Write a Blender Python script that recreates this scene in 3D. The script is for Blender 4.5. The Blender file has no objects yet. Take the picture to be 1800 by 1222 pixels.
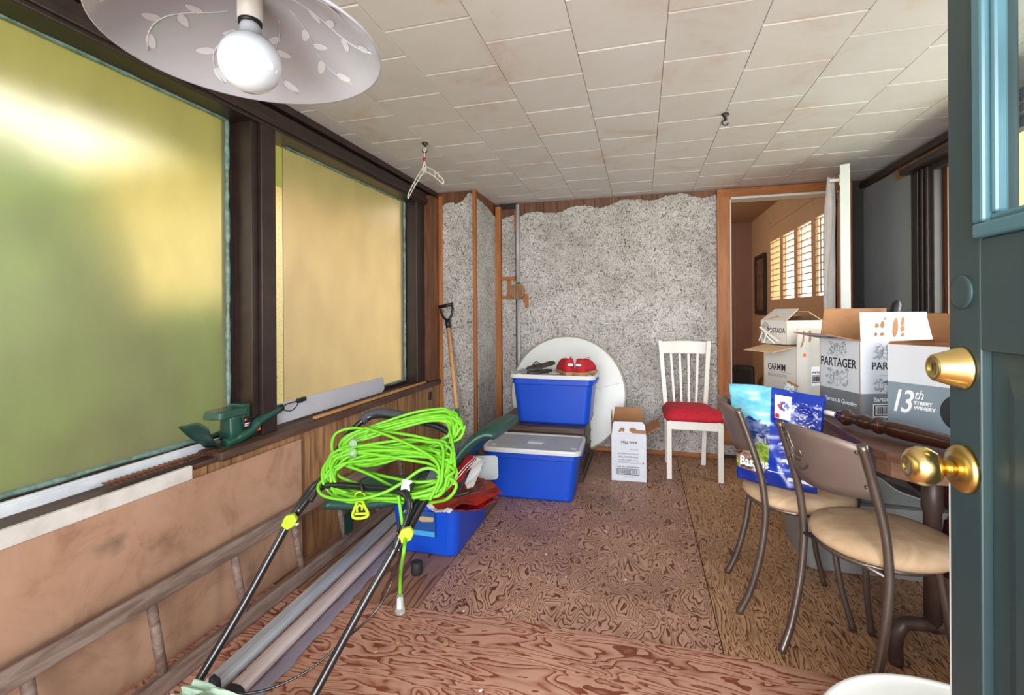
import bpy, bmesh, math, random
from mathutils import Vector, Matrix, Euler
random.seed(7)
S = bpy.context.scene; C = S.collection
PI = math.pi; R = math.radians

# ---------------------------------------------------------------- camera, sky, light, exposure
FPX, CX, CY, YAW, ROLL, EYE = 836.0, 900.0, 549.4, R(15.19), 0.0061, 1.16
sn, cs = math.sin(YAW), math.cos(YAW)
fwd = Vector((-sn, cs, 0)); rgt = Vector((cs, sn, 0)); up = Vector((0, 0, 1))
r2 = rgt*math.cos(ROLL) - up*math.sin(ROLL); u2 = up*math.cos(ROLL) + rgt*math.sin(ROLL)
cd = bpy.data.cameras.new('camera'); cam = bpy.data.objects.new('camera', cd); C.objects.link(cam)
cam.matrix_world = Matrix(((r2.x, u2.x, -fwd.x, 0), (r2.y, u2.y, -fwd.y, 0), (r2.z, u2.z, -fwd.z, EYE), (0, 0, 0, 1)))
cd.sensor_width = 36; cd.lens = FPX/1800*36; cd.shift_y = -(611-CY)/1800; cd.clip_start = 0.02
S.camera = cam
S.view_settings.view_transform = 'Standard'; S.view_settings.look = 'None'
S.view_settings.exposure = 0.25; S.view_settings.gamma = 1
W = bpy.data.worlds.new('sky'); S.world = W; W.use_nodes = True
bg = W.node_tree.nodes['Background']; bg.inputs[0].default_value = (0.93, 0.96, 1, 1); bg.inputs[1].default_value = 2.8
def area(name, loc, rot, sx, sy, power, col):
    l = bpy.data.lights.new(name, 'AREA'); l.shape = 'RECTANGLE'; l.size = sx; l.size_y = sy; l.energy = power; l.color = col
    o = bpy.data.objects.new(name, l); C.objects.link(o); o.location = loc; o.rotation_euler = rot; return o
area('daylight_doorway', (-0.1, -2.3, 1.35), (R(90), 0, 0), 3.2, 2.6, 255, (0.97, 0.98, 1.0))
area('daylight_side_window', (2.1, 2.0, 1.5), (R(90), 0, R(90)), 1.6, 1.1, 45, (1, 0.97, 0.92))
area('daylight_inner_room', (2.3, 5.4, 1.7), (R(90), 0, R(90)), 2.6, 1.6, 115, (1, 0.84, 0.60))
il = bpy.data.lights.new('inner_room_fill', 'POINT'); il.energy = 42; il.color = (1, 0.86, 0.68); il.shadow_soft_size = 0.15  # warm fill light added out of view to brighten the inner room
io = bpy.data.objects.new('inner_room_fill', il); C.objects.link(io); io.location = (-0.4, 5.9, 2.1)
sl = bpy.data.lights.new('sun', 'SUN'); sl.energy = 3.0; sl.angle = R(1); sl.color = (1, 0.9, 0.72)
so = bpy.data.objects.new('sun', sl); C.objects.link(so); so.rotation_euler = Vector((0.6, 0.15, -1.0)).to_track_quat('-Z', 'Y').to_euler()

# ---------------------------------------------------------------- helpers
def at(px, py, Z):            # a point of the picture at a measured distance Z (metres)
    X = (px-CX)/FPX*Z; Y = -(py-CY)/FPX*Z
    return Vector((0, 0, EYE)) + r2*X + u2*Y + fwd*Z
def aty(px, py, y):
    d = at(px, py, 1) - Vector((0, 0, EYE)); return Vector((0, 0, EYE)) + d*(y/d.y)

def NB(): return bmesh.new()
def T(x=0, y=0, z=0): return Matrix.Translation((x, y, z))
def RZ(a): return Matrix.Rotation(a, 4, 'Z')
def RX(a): return Matrix.Rotation(a, 4, 'X')
def RY(a): return Matrix.Rotation(a, 4, 'Y')
def box(bm, x0, x1, y0, y1, z0, z1, m=None, mi=0):
    vs = [bm.verts.new(Vector((x, y, z)) if m is None else m @ Vector((x, y, z))) for z in (z0, z1) for y in (y0, y1) for x in (x0, x1)]
    fs = []
    for q in ((0, 2, 3, 1), (4, 5, 7, 6), (0, 1, 5, 4), (2, 6, 7, 3), (0, 4, 6, 2), (1, 3, 7, 5)):
        f = bm.faces.new([vs[i] for i in q]); f.material_index = mi; fs.append(f)
    return fs
def prism(bm, pts, d, m=None, mi=0, mi2=None):   # outline pts (x,z) in the XZ plane, extruded from y=0 to y=d
    a = [bm.verts.new((m or Matrix()) @ Vector((p[0], 0, p[1]))) for p in pts]
    b = [bm.verts.new((m or Matrix()) @ Vector((p[0], d, p[1]))) for p in pts]
    n = len(pts)
    f = bm.faces.new(a); f.material_index = mi
    f = bm.faces.new(b[::-1]); f.material_index = mi if mi2 is None else mi2
    for i in range(n):
        f = bm.faces.new((a[i], b[i], b[(i+1) % n], a[(i+1) % n])); f.material_index = mi if mi2 is None else mi2
def smoothpts(pts, n=6):
    P = [Vector(p) for p in pts]; out = []
    for i in range(len(P)-1):
        p0 = P[max(i-1, 0)]; p1 = P[i]; p2 = P[i+1]; p3 = P[min(i+2, len(P)-1)]
        for k in range(n):
            t = k/n
            out.append(0.5*((2*p1)+(p2-p0)*t+(2*p0-5*p1+4*p2-p3)*t*t+(3*p1-p0-3*p2+p3)*t**3))
    out.append(P[-1]); return out
def tube(bm, pts, r, seg=8, caps=True, sy=1.0):
    P = [Vector(p) for p in pts]; n = len(P); rings = []
    t = (P[1]-P[0]).normalized(); ref = Vector((0, 0, 1)) if abs(t.z) < 0.9 else Vector((1, 0, 0))
    nx = t.cross(ref).normalized()
    for i in range(n):
        t = (P[min(i+1, n-1)]-P[max(i-1, 0)])
        if t.length < 1e-9: t = Vector((0, 0, 1))
        t.normalize(); nx = (nx - t*nx.dot(t)); nx.normalize(); ny = t.cross(nx)
        rr = r[i] if isinstance(r, (list, tuple)) else r
        rings.append([bm.verts.new(P[i] + nx*rr*math.cos(2*PI*k/seg) + ny*rr*sy*math.sin(2*PI*k/seg)) for k in range(seg)])
    for i in range(n-1):
        for k in range(seg):
            f = bm.faces.new((rings[i][k], rings[i][(k+1) % seg], rings[i+1][(k+1) % seg], rings[i+1][k])); f.smooth = True
    if caps:
        bm.faces.new(rings[0][::-1]); bm.faces.new(rings[-1])
def lathe(bm, prof, seg=32, m=None, cap0=True, cap1=True, sx=1, sy=1):   # prof (radius, z)
    m = m or Matrix(); rings = []
    for (r, z) in prof:
        rings.append([bm.verts.new(m @ Vector((max(r, 1e-5)*sx*math.cos(2*PI*k/seg), max(r, 1e-5)*sy*math.sin(2*PI*k/seg), z))) for k in range(seg)])
    for i in range(len(prof)-1):
        for k in range(seg):
            f = bm.faces.new((rings[i][k], rings[i][(k+1) % seg], rings[i+1][(k+1) % seg], rings[i+1][k])); f.smooth = True
    if cap0: bm.faces.new(rings[0][::-1])
    if cap1: bm.faces.new(rings[-1])
def rrect(w, d, r, n=5):
    out = []
    for cx, cy, a0 in ((w/2-r, d/2-r, 0), (-w/2+r, d/2-r, 90), (-w/2+r, -d/2+r, 180), (w/2-r, -d/2+r, 270)):
        for k in range(n+1):
            a = R(a0+90*k/n); out.append((cx+r*math.cos(a), cy+r*math.sin(a)))
    return out
def loft(bm, secs, cap0=True, cap1=True, m=None, smooth=False, mi=0):      # secs: list of lists of 3D points
    m = m or Matrix()
    rings = [[bm.verts.new(m @ Vector(p)) for p in s] for s in secs]; n = len(rings[0])
    for i in range(len(rings)-1):
        for k in range(n):
            f = bm.faces.new((rings[i][k], rings[i][(k+1) % n], rings[i+1][(k+1) % n], rings[i+1][k])); f.smooth = smooth; f.material_index = mi
    if cap0: bm.faces.new(rings[0][::-1]).material_index = mi
    if cap1: bm.faces.new(rings[-1]).material_index = mi
def obj(name, bm, mats, parent=None, bevel=0, auto=False):
    bmesh.ops.recalc_face_normals(bm, faces=bm.faces[:])
    me = bpy.data.meshes.new(name); bm.to_mesh(me); bm.free()
    for m in (mats if isinstance(mats, (list, tuple)) else [mats]): me.materials.append(m)
    o = bpy.data.objects.new(name, me); C.objects.link(o)
    if parent: o.parent = parent
    if bevel:
        b = o.modifiers.new('bevel', 'BEVEL'); b.width = bevel; b.segments = 2; b.limit_method = 'ANGLE'; b.angle_limit = R(40)
    return o
def tag(o, label, cat, group=None, kind=None):
    if label: o['label'] = label
    if cat: o['category'] = cat
    if group: o['group'] = group
    if kind: o['kind'] = kind
    return o
def thing(name, label, cat, loc=(0, 0, 0), rz=0, group=None):
    o = bpy.data.objects.new(name, None); C.objects.link(o); o.location = loc; o.rotation_euler = (0, 0, rz)
    o.empty_display_size = 0.1
    return tag(o, label, cat, group)
def struct(name, bm, m, parent=None, label=None, cat=None, bevel=0):
    o = obj(name, bm, m, parent, bevel)
    if not parent:
        o['kind'] = 'structure'
        if label: o['label'] = label
        if cat: o['category'] = cat
    return o
def dup(root, loc, rz, label, group=None):
    def cp(o, par):
        c = o.copy(); C.objects.link(c)
        if par: c.parent = par
        for ch in list(o.children): cp(ch, c)
        return c
    r = cp(root, None); r.location = loc; r.rotation_euler = (0, 0, rz); r['label'] = label
    if group: r['group'] = group
    return r
def text(s, size, mat, parent, m, name='lettering', ax='LEFT', shear=0, sx=1.0, bold=0.0, depth=0.0003, sp=1.0):
    cu = bpy.data.curves.new(name, 'FONT'); cu.body = s; cu.size = size; cu.align_x = ax; cu.shear = shear; cu.space_character = sp
    cu.extrude = depth; cu.offset = bold; cu.resolution_u = 3
    o = bpy.data.objects.new('tmp', cu); C.objects.link(o)
    dg = bpy.context.evaluated_depsgraph_get(); me = bpy.data.meshes.new_from_object(o.evaluated_get(dg))
    bpy.data.objects.remove(o)
    me.name = name; me.materials.clear(); me.materials.append(mat)
    me.transform(m @ Matrix.Diagonal((sx, 1, 1, 1)))
    q = bpy.data.objects.new(name, me); C.objects.link(q); q.parent = parent
    return q
FACE = RX(PI/2)                       # text upright, facing -Y
LFACE = RZ(-PI/2) @ RX(PI/2)          # text upright, facing -X

# ---------------------------------------------------------------- materials
def col(c):
    if isinstance(c, str):
        c = [int(c[i:i+2], 16)/255 for i in (0, 2, 4)]
        c = [(x/12.92 if x <= 0.04045 else ((x+0.055)/1.055)**2.4) for x in c]
    return (c[0], c[1], c[2], 1)
def mat(name, c, rough=0.6, metal=0.0, spec=0.5, coat=0.0, **kw):
    m = bpy.data.materials.new(name); m.use_nodes = True; b = m.node_tree.nodes['Principled BSDF']
    b.inputs['Base Color'].default_value = col(c); b.inputs['Roughness'].default_value = rough
    b.inputs['Metallic'].default_value = metal; b.inputs['Specular IOR Level'].default_value = spec
    if coat: b.inputs['Coat Weight'].default_value = coat
    for k, v in kw.items(): b.inputs[k.replace('_', ' ')].default_value = v
    return m
def nd(m, t, **kw):
    n = m.node_tree.nodes.new(t)
    for k, v in kw.items():
        if k in n.inputs.keys() if hasattr(n.inputs, 'keys') else False: n.inputs[k].default_value = v
        else: setattr(n, k, v)
    return n
def lk(m, a, b): m.node_tree.links.new(a, b)
def coords(m, scale=(1, 1, 1), rot=(0, 0, 0)):
    tc = nd(m, 'ShaderNodeTexCoord'); mp = nd(m, 'ShaderNodeMapping')
    mp.inputs['Scale'].default_value = scale; mp.inputs['Rotation'].default_value = rot
    lk(m, tc.outputs['Object'], mp.inputs[0]); return mp.outputs[0]
def ramp(m, src, stops):
    r = nd(m, 'ShaderNodeValToRGB'); e = r.color_ramp.elements
    while len(e) < len(stops): e.new(0.5)
    for i, (p, c) in enumerate(stops): e[i].position = p; e[i].color = col(c)
    lk(m, src, r.inputs[0]); return r.outputs[0]
def mixc(m, f, a, b, mode='MIX'):
    x = nd(m, 'ShaderNodeMix'); x.data_type = 'RGBA'; x.blend_type = mode
    for i, v in ((0, f), (6, a), (7, b)):
        if hasattr(v, 'links'): lk(m, v, x.inputs[i])
        elif i == 0: x.inputs[0].default_value = v
        else: x.inputs[i].default_value = col(v)
    return x.outputs[2]
def noise(m, v, scale, detail=3, rough=0.5, dist=0):
    n = nd(m, 'ShaderNodeTexNoise'); n.inputs['Scale'].default_value = scale; n.inputs['Detail'].default_value = detail
    n.inputs['Roughness'].default_value = rough; n.inputs['Distortion'].default_value = dist
    lk(m, v, n.inputs['Vector']); return n.outputs['Fac']
def math_(m, op, a, b=0.0):
    n = nd(m, 'ShaderNodeMath'); n.operation = op
    for i, v in ((0, a), (1, b)):
        if hasattr(v, 'links'): lk(m, v, n.inputs[i])
        else: n.inputs[i].default_value = v
    return n.outputs[0]
def bsdf(m): return m.node_tree.nodes['Principled BSDF']
def bump(m, h, strength=0.3, dist=0.01):
    b = nd(m, 'ShaderNodeBump'); b.inputs['Strength'].default_value = strength; b.inputs['Distance'].default_value = dist
    lk(m, h, b.inputs['Height']); lk(m, b.outputs[0], bsdf(m).inputs['Normal'])
def mottle(name, c1, c2, scale=8, rough=0.6, bstr=0.0, detail=5, dist=0.0, metal=0, stretch=(1, 1, 1), lo=0.35, hi=0.65, **kw):
    m = mat(name, c1, rough, metal, **kw); v = coords(m, stretch); f = noise(m, v, scale, detail, 0.6, dist)
    lk(m, ramp(m, f, ((lo, c1), (hi, c2))), bsdf(m).inputs['Base Color'])
    if bstr: bump(m, f, bstr)
    return m
def wood(name, c1, c2, stretch=(20, 20, 1.2), scale=2.0, rough=0.55, island=0.25, knots=False, bstr=0.1, **kw):
    m = mat(name, c1, rough, **kw); tc = nd(m, 'ShaderNodeTexCoord'); g = nd(m, 'ShaderNodeNewGeometry')
    off = nd(m, 'ShaderNodeVectorMath'); off.operation = 'ADD'
    cmb = nd(m, 'ShaderNodeCombineXYZ'); k = math_(m, 'MULTIPLY', g.outputs['Random Per Island'], 37.0)
    for i in range(3): lk(m, k, cmb.inputs[i])
    mp = nd(m, 'ShaderNodeMapping'); mp.inputs['Scale'].default_value = stretch
    lk(m, tc.outputs['Object'], mp.inputs[0]); lk(m, mp.outputs[0], off.inputs[0]); lk(m, cmb.outputs[0], off.inputs[1])
    f = noise(m, off.outputs[0], scale, 6, 0.6, 1.2)
    c = ramp(m, f, ((0.33, c2), (0.62, c1)))
    v = math_(m, 'ADD', math_(m, 'MULTIPLY', g.outputs['Random Per Island'], island), 1-island/2)
    hs = nd(m, 'ShaderNodeHueSaturation'); lk(m, c, hs.inputs['Color']); lk(m, v, hs.inputs['Value'])
    outc = hs.outputs[0]
    if knots:
        vo = nd(m, 'ShaderNodeTexVoronoi'); vo.inputs['Scale'].default_value = 1.0
        mp2 = nd(m, 'ShaderNodeMapping'); mp2.inputs['Scale'].default_value = (9, 9, 2.2)
        lk(m, tc.outputs['Object'], mp2.inputs[0]); lk(m, mp2.outputs[0], vo.inputs['Vector'])
        kf = ramp(m, vo.outputs['Distance'], ((0.05, (1, 1, 1)), (0.11, (0, 0, 0))))
        outc = mixc(m, kf, outc, '4A230C')
    lk(m, outc, bsdf(m).inputs['Base Color'])
    if bstr: bump(m, f, bstr, 0.004)
    return m
def plywood(name, light, mid, dark, st, sc=1.0, lines=9.0, seed=0.0, dirt=0.5, thr=0.42):
    m = mat(name, light, 0.5, spec=0.4); tc = nd(m, 'ShaderNodeTexCoord'); mp = nd(m, 'ShaderNodeMapping')
    mp.inputs['Scale'].default_value = st; mp.inputs['Location'].default_value = (seed, seed*1.7, 0)
    lk(m, tc.outputs['Object'], mp.inputs[0]); v = mp.outputs[0]
    f = noise(m, v, 2.2*sc, 2.5, 0.52, 0.5)
    w = math_(m, 'FRACT', math_(m, 'MULTIPLY', f, lines*2))
    fine = noise(m, v, 40, 4, 0.7)
    w2 = math_(m, 'ADD', w, math_(m, 'MULTIPLY', math_(m, 'SUBTRACT', fine, 0.5), 0.35))
    c = ramp(m, w2, ((0.0, dark), (0.15, dark), (0.30, mid), (0.66, light), (1.0, light)))
    big = noise(m, coords(m, (1, 1, 1)), 2.3, 5, 0.6)
    c = mixc(m, ramp(m, big, ((0.4, (0, 0, 0)), (0.75, (dirt, dirt, dirt)))), c, '6B5A50', 'MULTIPLY')
    sp = noise(m, coords(m, (1, 1, 1)), 55, 2, 0.5)
    c = mixc(m, ramp(m, sp, ((0.73, (0, 0, 0)), (0.78, (0.45, 0.45, 0.45)))), c, 'CDBBAA')
    lk(m, c, bsdf(m).inputs['Base Color'])
    bump(m, w2, 0.25, 0.002); return m

M = {}
M['ply_center'] = plywood('plywood_wild_grain', 'C49A84', 'A97E6A', '5E3824', (4.0, 2.1, 1), 1.0, 10.5, 3.0, 0.5)
M['ply_near'] = plywood('plywood_reddish', 'C49681', 'AF7B65', '82452F', (1.8, 6.5, 1), 0.8, 6, 9.0, 0.3)
M['ply_left'] = plywood('plywood_plain', 'A27A64', '94694F', '70462F', (5.5, 0.8, 1), 0.6, 4, 5.0, 0.5)
M['ply_right'] = plywood('plywood_tan', 'C09874', 'A67C5C', '6A442C', (11, 2.3, 1), 0.8, 6.5, 14.0, 0.45)
M['tile'] = mat('ceiling_tile', 'D9D2CB', 0.55)
_m = M['tile']; _g = nd(_m, 'ShaderNodeNewGeometry')
_f = noise(_m, coords(_m, (1, 1, 1)), 3.2, 5, 0.65, 0.8)
_c = ramp(_m, _f, ((0.3, 'DAD7DA'), (0.56, 'D6D0CF'), (0.72, 'CDBCB2')))
_h = nd(_m, 'ShaderNodeHueSaturation'); lk(_m, _c, _h.inputs['Color'])
lk(_m, math_(_m, 'ADD', math_(_m, 'MULTIPLY', _g.outputs['Random Per Island'], 0.06), 0.96), _h.inputs['Value'])
lk(_m, _h.outputs[0], bsdf(_m).inputs['Base Color'])
M['tile_gap'] = mat('ceiling_joint', 'C9C2BA', 0.8)
M['stucco'] = mat('stucco', 'BDB8B6', 0.9, spec=0.2)
_m = M['stucco']; v = coords(_m, (1, 1, 1))
f1 = noise(_m, v, 44, 1.6, 0.55, 2.2); f2 = noise(_m, v, 3.0, 4, 0.6)
_vo = nd(_m, 'ShaderNodeTexVoronoi'); _vo.inputs['Scale'].default_value = 75; lk(_m, v, _vo.inputs['Vector'])
_c = ramp(_m, f1, ((0.34, '7C7672'), (0.44, 'BAB5B2'), (0.58, 'D8D4D2')))
_c = mixc(_m, ramp(_m, f2, ((0.4, (0, 0, 0)), (0.7, (0.5, 0.5, 0.5)))), _c, 'A49A8C', 'MULTIPLY')
lk(_m, _c, bsdf(_m).inputs['Base Color']); bump(_m, f1, 1.0, 0.012)
M['panel'] = wood('wood_panelling', 'A97F58', '6E492D', (14, 14, 1.3), 2.0, 0.5, 0.35)
M['panel_dark'] = wood('dark_panelling', '7A4E30', '4A2C1A', (16, 16, 1.2), 2.0, 0.5, 0.3)
M['pine'] = wood('orange_pine', 'A96B35', '8A4E22', (18, 18, 1.2), 1.6, 0.45, 0.2, knots=True)
M['pine_h'] = wood('orange_pine_rail', 'A4662F', '84491E', (1.5, 18, 18), 1.6, 0.45, 0.2)
M['brown'] = mottle('dark_brown_paint', '33231F', '251917', 12, 0.38, 0.05)
M['brown2'] = mottle('brown_paint_side', '4E423A', '41362F', 8, 0.5, 0.05)
M['sill'] = wood('worn_dark_sill', '5B4336', '37261F', (16, 1.3, 16), 2.0, 0.6, 0.2)
M['whitep'] = mottle('white_paint', 'DAD6D4', 'C6C0BC', 10, 0.45)
M['alu'] = mottle('white_aluminium', 'E6EAF2', 'CCD2DC', 6, 0.35)
M['teal'] = mottle('glazing_putty', '7E9C94', '4C6B66', 30, 0.5, 0.3)
M['hardboard'] = mat('brown_hardboard', 'B38E76', 0.6)
_m = M['hardboard']; v = coords(_m, (1, 1, 1)); f = noise(_m, v, 5.5, 8, 0.72, 0.5)
_c = ramp(_m, f, ((0.34, '97715A'), (0.48, 'AC866E'), (0.62, 'B38E77')))
f3 = noise(_m, coords(_m, (1, 1, 1)), 3.1, 4, 0.7, 0.3)
_c = mixc(_m, ramp(_m, f3, ((0.64, (0, 0, 0)), (0.74, (0.7, 0.7, 0.7)))), _c, '5F534C')
lk(_m, _c, bsdf(_m).inputs['Base Color']); bump(_m, f, 0.25, 0.003)
M['ladder'] = mottle('weathered_ladder_wood', '8C786E', '665048', 5, 0.7, 0.3, 6, 0.8, stretch=(8, 1, 8))
M['alu_bar'] = mottle('brushed_aluminium', 'D3D8E0', 'A9B0BC', 4, 0.4, 0.03, metal=0.3, stretch=(8, 0.5, 8))
M['moulding'] = mottle('pale_pink_moulding', 'D3C3C4', 'B7A5A8', 5, 0.35, 0.03, stretch=(10, 0.6, 10))
M['black'] = mat('black_plastic', '17181B', 0.42); M['blackm'] = mat('black_painted_steel', '15181C', 0.22, spec=0.7)
M['rubber'] = mat('dark_rubber', '222326', 0.7)
M['foam'] = mottle('grey_foam_grip', '3C4048', '2F333A', 60, 0.8, 0.2)
M['lime'] = mat('lime_cord', '68B024', 0.42, spec=0.4); M['lime2'] = mat('yellow_green_plastic', 'A9C628', 0.4)
M['clear'] = mat('clear_plastic', 'E4ECEA', 0.15, Transmission_Weight=0.85, IOR=1.3)
M['film'] = mat('clear_film', 'C4BCD0', 0.3, Transmission_Weight=0.6, IOR=1.1)
M['blue'] = mottle('blue_tote_plastic', '0B45BC', '0D4CC8', 3, 0.36)
M['lid'] = mottle('pale_grey_lid', 'B4B9BD', 'A3A9AE', 5, 0.42); M['lidw'] = mat('pale_lid_rim', 'D4D6D6', 0.4)
M['red'] = mottle('red_cloth', 'C01730', 'A31226', 40, 0.85, 0.15)
M['redbag'] = mottle('dark_red_shiny_bag', '8E1A14', '6E100E', 7, 0.32, 0.4, dist=1)
M['redcan'] = mottle('red_canvas', '9C1628', '7E0F1E', 14, 0.6, 0.2)
M['white'] = mat('white_lacquer', 'E2DED8', 0.35); M['bw'] = mottle('white_laminate', 'DCDEDC', 'D2D4D2', 3, 0.35)
M['edge'] = mat('grey_edge_band', '9C968A', 0.5)
M['chest'] = wood('dark_chest_wood', '4E382C', '2E1E17', (1.5, 10, 16), 2.2, 0.45, 0.2)
M['kraft'] = mottle('kraft_cardboard', 'A87850', '976A45', 6, 0.8); M['kraftl'] = mottle('pale_kraft_cardboard', 'C9A684', 'B89470', 6, 0.8)
M['cw'] = mottle('white_cardboard', 'D7DBE4', 'CCD0DA', 4, 0.6); M['cw2'] = mottle('off_white_cardboard', 'CBC7C1', 'BFBBB4', 4, 0.6)
M['cg'] = mottle('grey_print', '6F747B', '787D84', 5, 0.6); M['cg2'] = mottle('blue_grey_print', '7C8B99', '84929F', 5, 0.5)
M['ink'] = mat('dark_ink', '23262C', 0.6); M['inkg'] = mat('grey_ink', '7A7F88', 0.6); M['inkw'] = mat('white_ink', 'F0F2F5', 0.5)
M['spadew'] = wood('ash_handle', 'D9A574', 'BC8654', (20, 20, 2), 2, 0.45, 0)
M['green_p'] = mat('green_label', '2F7A4A', 0.5)
M['hedge'] = mat('dark_green_plastic', '1F4B40', 0.35); M['hedge2'] = mat('darker_green_plastic', '173A33', 0.4)
M['orange'] = mat('orange_plastic', 'F0661A', 0.4)
M['rust'] = mottle('rusty_steel', '8A5038', '4A3428', 50, 0.55, 0.3, metal=0.4)
M['bronze'] = mottle('bronze_steel', '7A6F68', '6A6059', 9, 0.32, metal=0.75)
M['plate'] = mottle('brown_metal_plate', '80706A', '74645E', 5, 0.4, metal=0.35)
M['suede'] = mottle('beige_suede', 'C7AE92', 'B0906E', 7, 0.85, 0.1, 6, 1.2)
M['mahog'] = mat('dark_mahogany', '32150F', 0.2, coat=0.5); M['dowel'] = mat('pale_dowel', 'CFC4BC', 0.5)
M['tabletop'] = wood('brown_table_veneer', '6E4B3B', '4C3127', (3, 14, 14), 1.8, 0.35, 0)
M['apron'] = wood('table_apron_veneer', '7D5B47', '5F4333', (3, 14, 14), 1.8, 0.45, 0)
M['tabmetal'] = mottle('brown_painted_steel', '4C3B36', '3A2C28', 20, 0.4)
M['brass'] = mottle('polished_brass', 'E6CC88', 'DCC078', 4, 0.24, metal=1.0); M['brass2'] = mat('worn_brass', 'C9AE66', 0.3, 1.0)
M['door'] = mottle('dark_green_door_paint', '34464A', '2F4145', 3, 0.4); M['door2'] = mat('door_groove_paint', '4F7480', 0.25)
M['gray_board'] = mottle('grey_wall_board', '97979A', '88888B', 1.2, 0.7, stretch=(1, 1.5, 0.2))
M['curtain'] = mottle('off_white_curtain', 'CFC9C6', 'C2BCB9', 12, 0.9)
M['doorw'] = mottle('white_door', 'D2D4D0', 'C5C8C4', 3, 0.45)
M['wall_in'] = mottle('tan_interior_wall', 'B3967A', 'AC8F74', 3, 0.75); M['wall_in2'] = mottle('mauve_interior_wall', '8F6F62', '896A5E', 3, 0.75)
M['ceil_in'] = mat('interior_ceiling', 'A88E70', 0.8); M['floor_in'] = wood('orange_hardwood', 'B4712F', '8E531F', (10, 1.2, 10), 2, 0.35, 0.3)
M['shutter'] = mat('tan_shutter', 'B09478', 0.5); M['frame'] = mat('dark_picture_frame', '20181A', 0.4)
M['art'] = mottle('brown_picture', '8A6A54', '3E2E26', 9, 0.6, 0, 6, 2)
M['lamp'] = mat('opal_glass_shade', 'B4B4C0', 0.15, coat=0.4)
M['leaf'] = mat('etched_leaf', 'D6D6E2', 0.5); M['bulb'] = mat('opal_bulb', 'CBD0DC', 0.08, coat=0.5)
M['pipe'] = mottle('painted_pipe', 'B9B4B4', 'A8A3A3', 10, 0.5)
M['sandal'] = mottle('grey_sandal', '4E4742', '3E3833', 20, 0.75); M['shoe'] = mottle('red_shoe_canvas', 'C41C2C', 'A81624', 40, 0.8, 0.1)
M['sole'] = mat('tan_rubber_sole', 'A8865E', 0.7)
M['gtote'] = mottle('grey_bin_plastic', '8A8C8C', '7E8080', 4, 0.4); M['dred'] = mottle('dark_red_fabric', '4A1216', '360C10', 10, 0.8)
M['mint'] = mottle('pale_mint_cloth', 'A9BFAE', '93AA98', 12, 0.8, 0.3); M['plank'] = wood('fresh_wood_strip', 'C8935A', 'B07A44', (16, 1.5, 16), 2, 0.5, 0)
M['grass'] = mottle('foliage', '86B82C', '5A8C1E', 5, 0.8, 0.5); M['ystucco'] = mottle('yellow_stucco', 'F6E4B0', 'E2C888', 40, 0.9, 0.5)
M['fence'] = wood('cedar_fence', 'E6BC84', 'C4935A', (8, 8, 1), 2, 0.6, 0.3); M['soffit'] = mat('cream_soffit', 'E6D9A0', 0.7)
M['lawn'] = mottle('lawn', '98A850', '7E9440', 8, 0.9); M['concrete'] = mottle('concrete_path', 'B9B4A8', 'A8A296', 5, 0.85)
M['roofing'] = mat('roof_underlay', '3A3634', 0.9); M['trimw'] = mat('white_trim', 'D8D8D4', 0.5)

def archglass(name, tint, gloss=0.06):
    m = bpy.data.materials.new(name); m.use_nodes = True; nt = m.node_tree; nt.nodes.clear()
    o = nt.nodes.new('ShaderNodeOutputMaterial'); t = nt.nodes.new('ShaderNodeBsdfTransparent'); g = nt.nodes.new('ShaderNodeBsdfGlossy')
    t.inputs[0].default_value = col(tint); g.inputs['Roughness'].default_value = 0.05
    x = nt.nodes.new('ShaderNodeMixShader'); x.inputs[0].default_value = gloss
    nt.links.new(t.outputs[0], x.inputs[1]); nt.links.new(g.outputs[0], x.inputs[2]); nt.links.new(x.outputs[0], o.inputs[0]); return m
M['glass'] = archglass('window_glass', (0.9, 0.93, 0.92))
def frosted(name, tint, rough, tl):
    m = bpy.data.materials.new(name); m.use_nodes = True; nt = m.node_tree; nt.nodes.clear()
    o = nt.nodes.new('ShaderNodeOutputMaterial'); r = nt.nodes.new('ShaderNodeBsdfRefraction'); t = nt.nodes.new('ShaderNodeBsdfTranslucent')
    g = nt.nodes.new('ShaderNodeBsdfGlossy'); g.inputs['Roughness'].default_value = 0.35
    r.inputs['Roughness'].default_value = rough; r.inputs['IOR'].default_value = 1.45
    tc = nt.nodes.new('ShaderNodeTexCoord'); mp = nt.nodes.new('ShaderNodeMapping'); mp.inputs['Scale'].default_value = (1, 2.2, 1.2)
    n = nt.nodes.new('ShaderNodeTexNoise'); n.inputs['Scale'].default_value = 4; n.inputs['Detail'].default_value = 6
    rp = nt.nodes.new('ShaderNodeValToRGB'); rp.color_ramp.elements[0].position = 0.3; rp.color_ramp.elements[1].position = 0.7
    rp.color_ramp.elements[0].color = tuple(c*0.92 for c in col(tint)[:3])+(1,); rp.color_ramp.elements[1].color = col(tint)
    nt.links.new(tc.outputs['Object'], mp.inputs[0]); nt.links.new(mp.outputs[0], n.inputs['Vector']); nt.links.new(n.outputs['Fac'], rp.inputs[0])
    nt.links.new(rp.outputs[0], r.inputs[0]); nt.links.new(rp.outputs[0], t.inputs[0])
    x = nt.nodes.new('ShaderNodeMixShader'); x.inputs[0].default_value = tl
    y = nt.nodes.new('ShaderNodeMixShader'); y.inputs[0].default_value = 0.05
    nt.links.new(r.outputs[0], x.inputs[1]); nt.links.new(t.outputs[0], x.inputs[2])
    nt.links.new(x.outputs[0], y.inputs[1]); nt.links.new(g.outputs[0], y.inputs[2]); nt.links.new(y.outputs[0], o.inputs[0]); return m
M['frost1'] = frosted('frosted_yellow_glass', (0.93, 0.88, 0.74), 0.28, 0.16)
M['frost2'] = frosted('frosted_amber_glass', (0.96, 0.86, 0.78), 0.27, 0.22)

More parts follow.
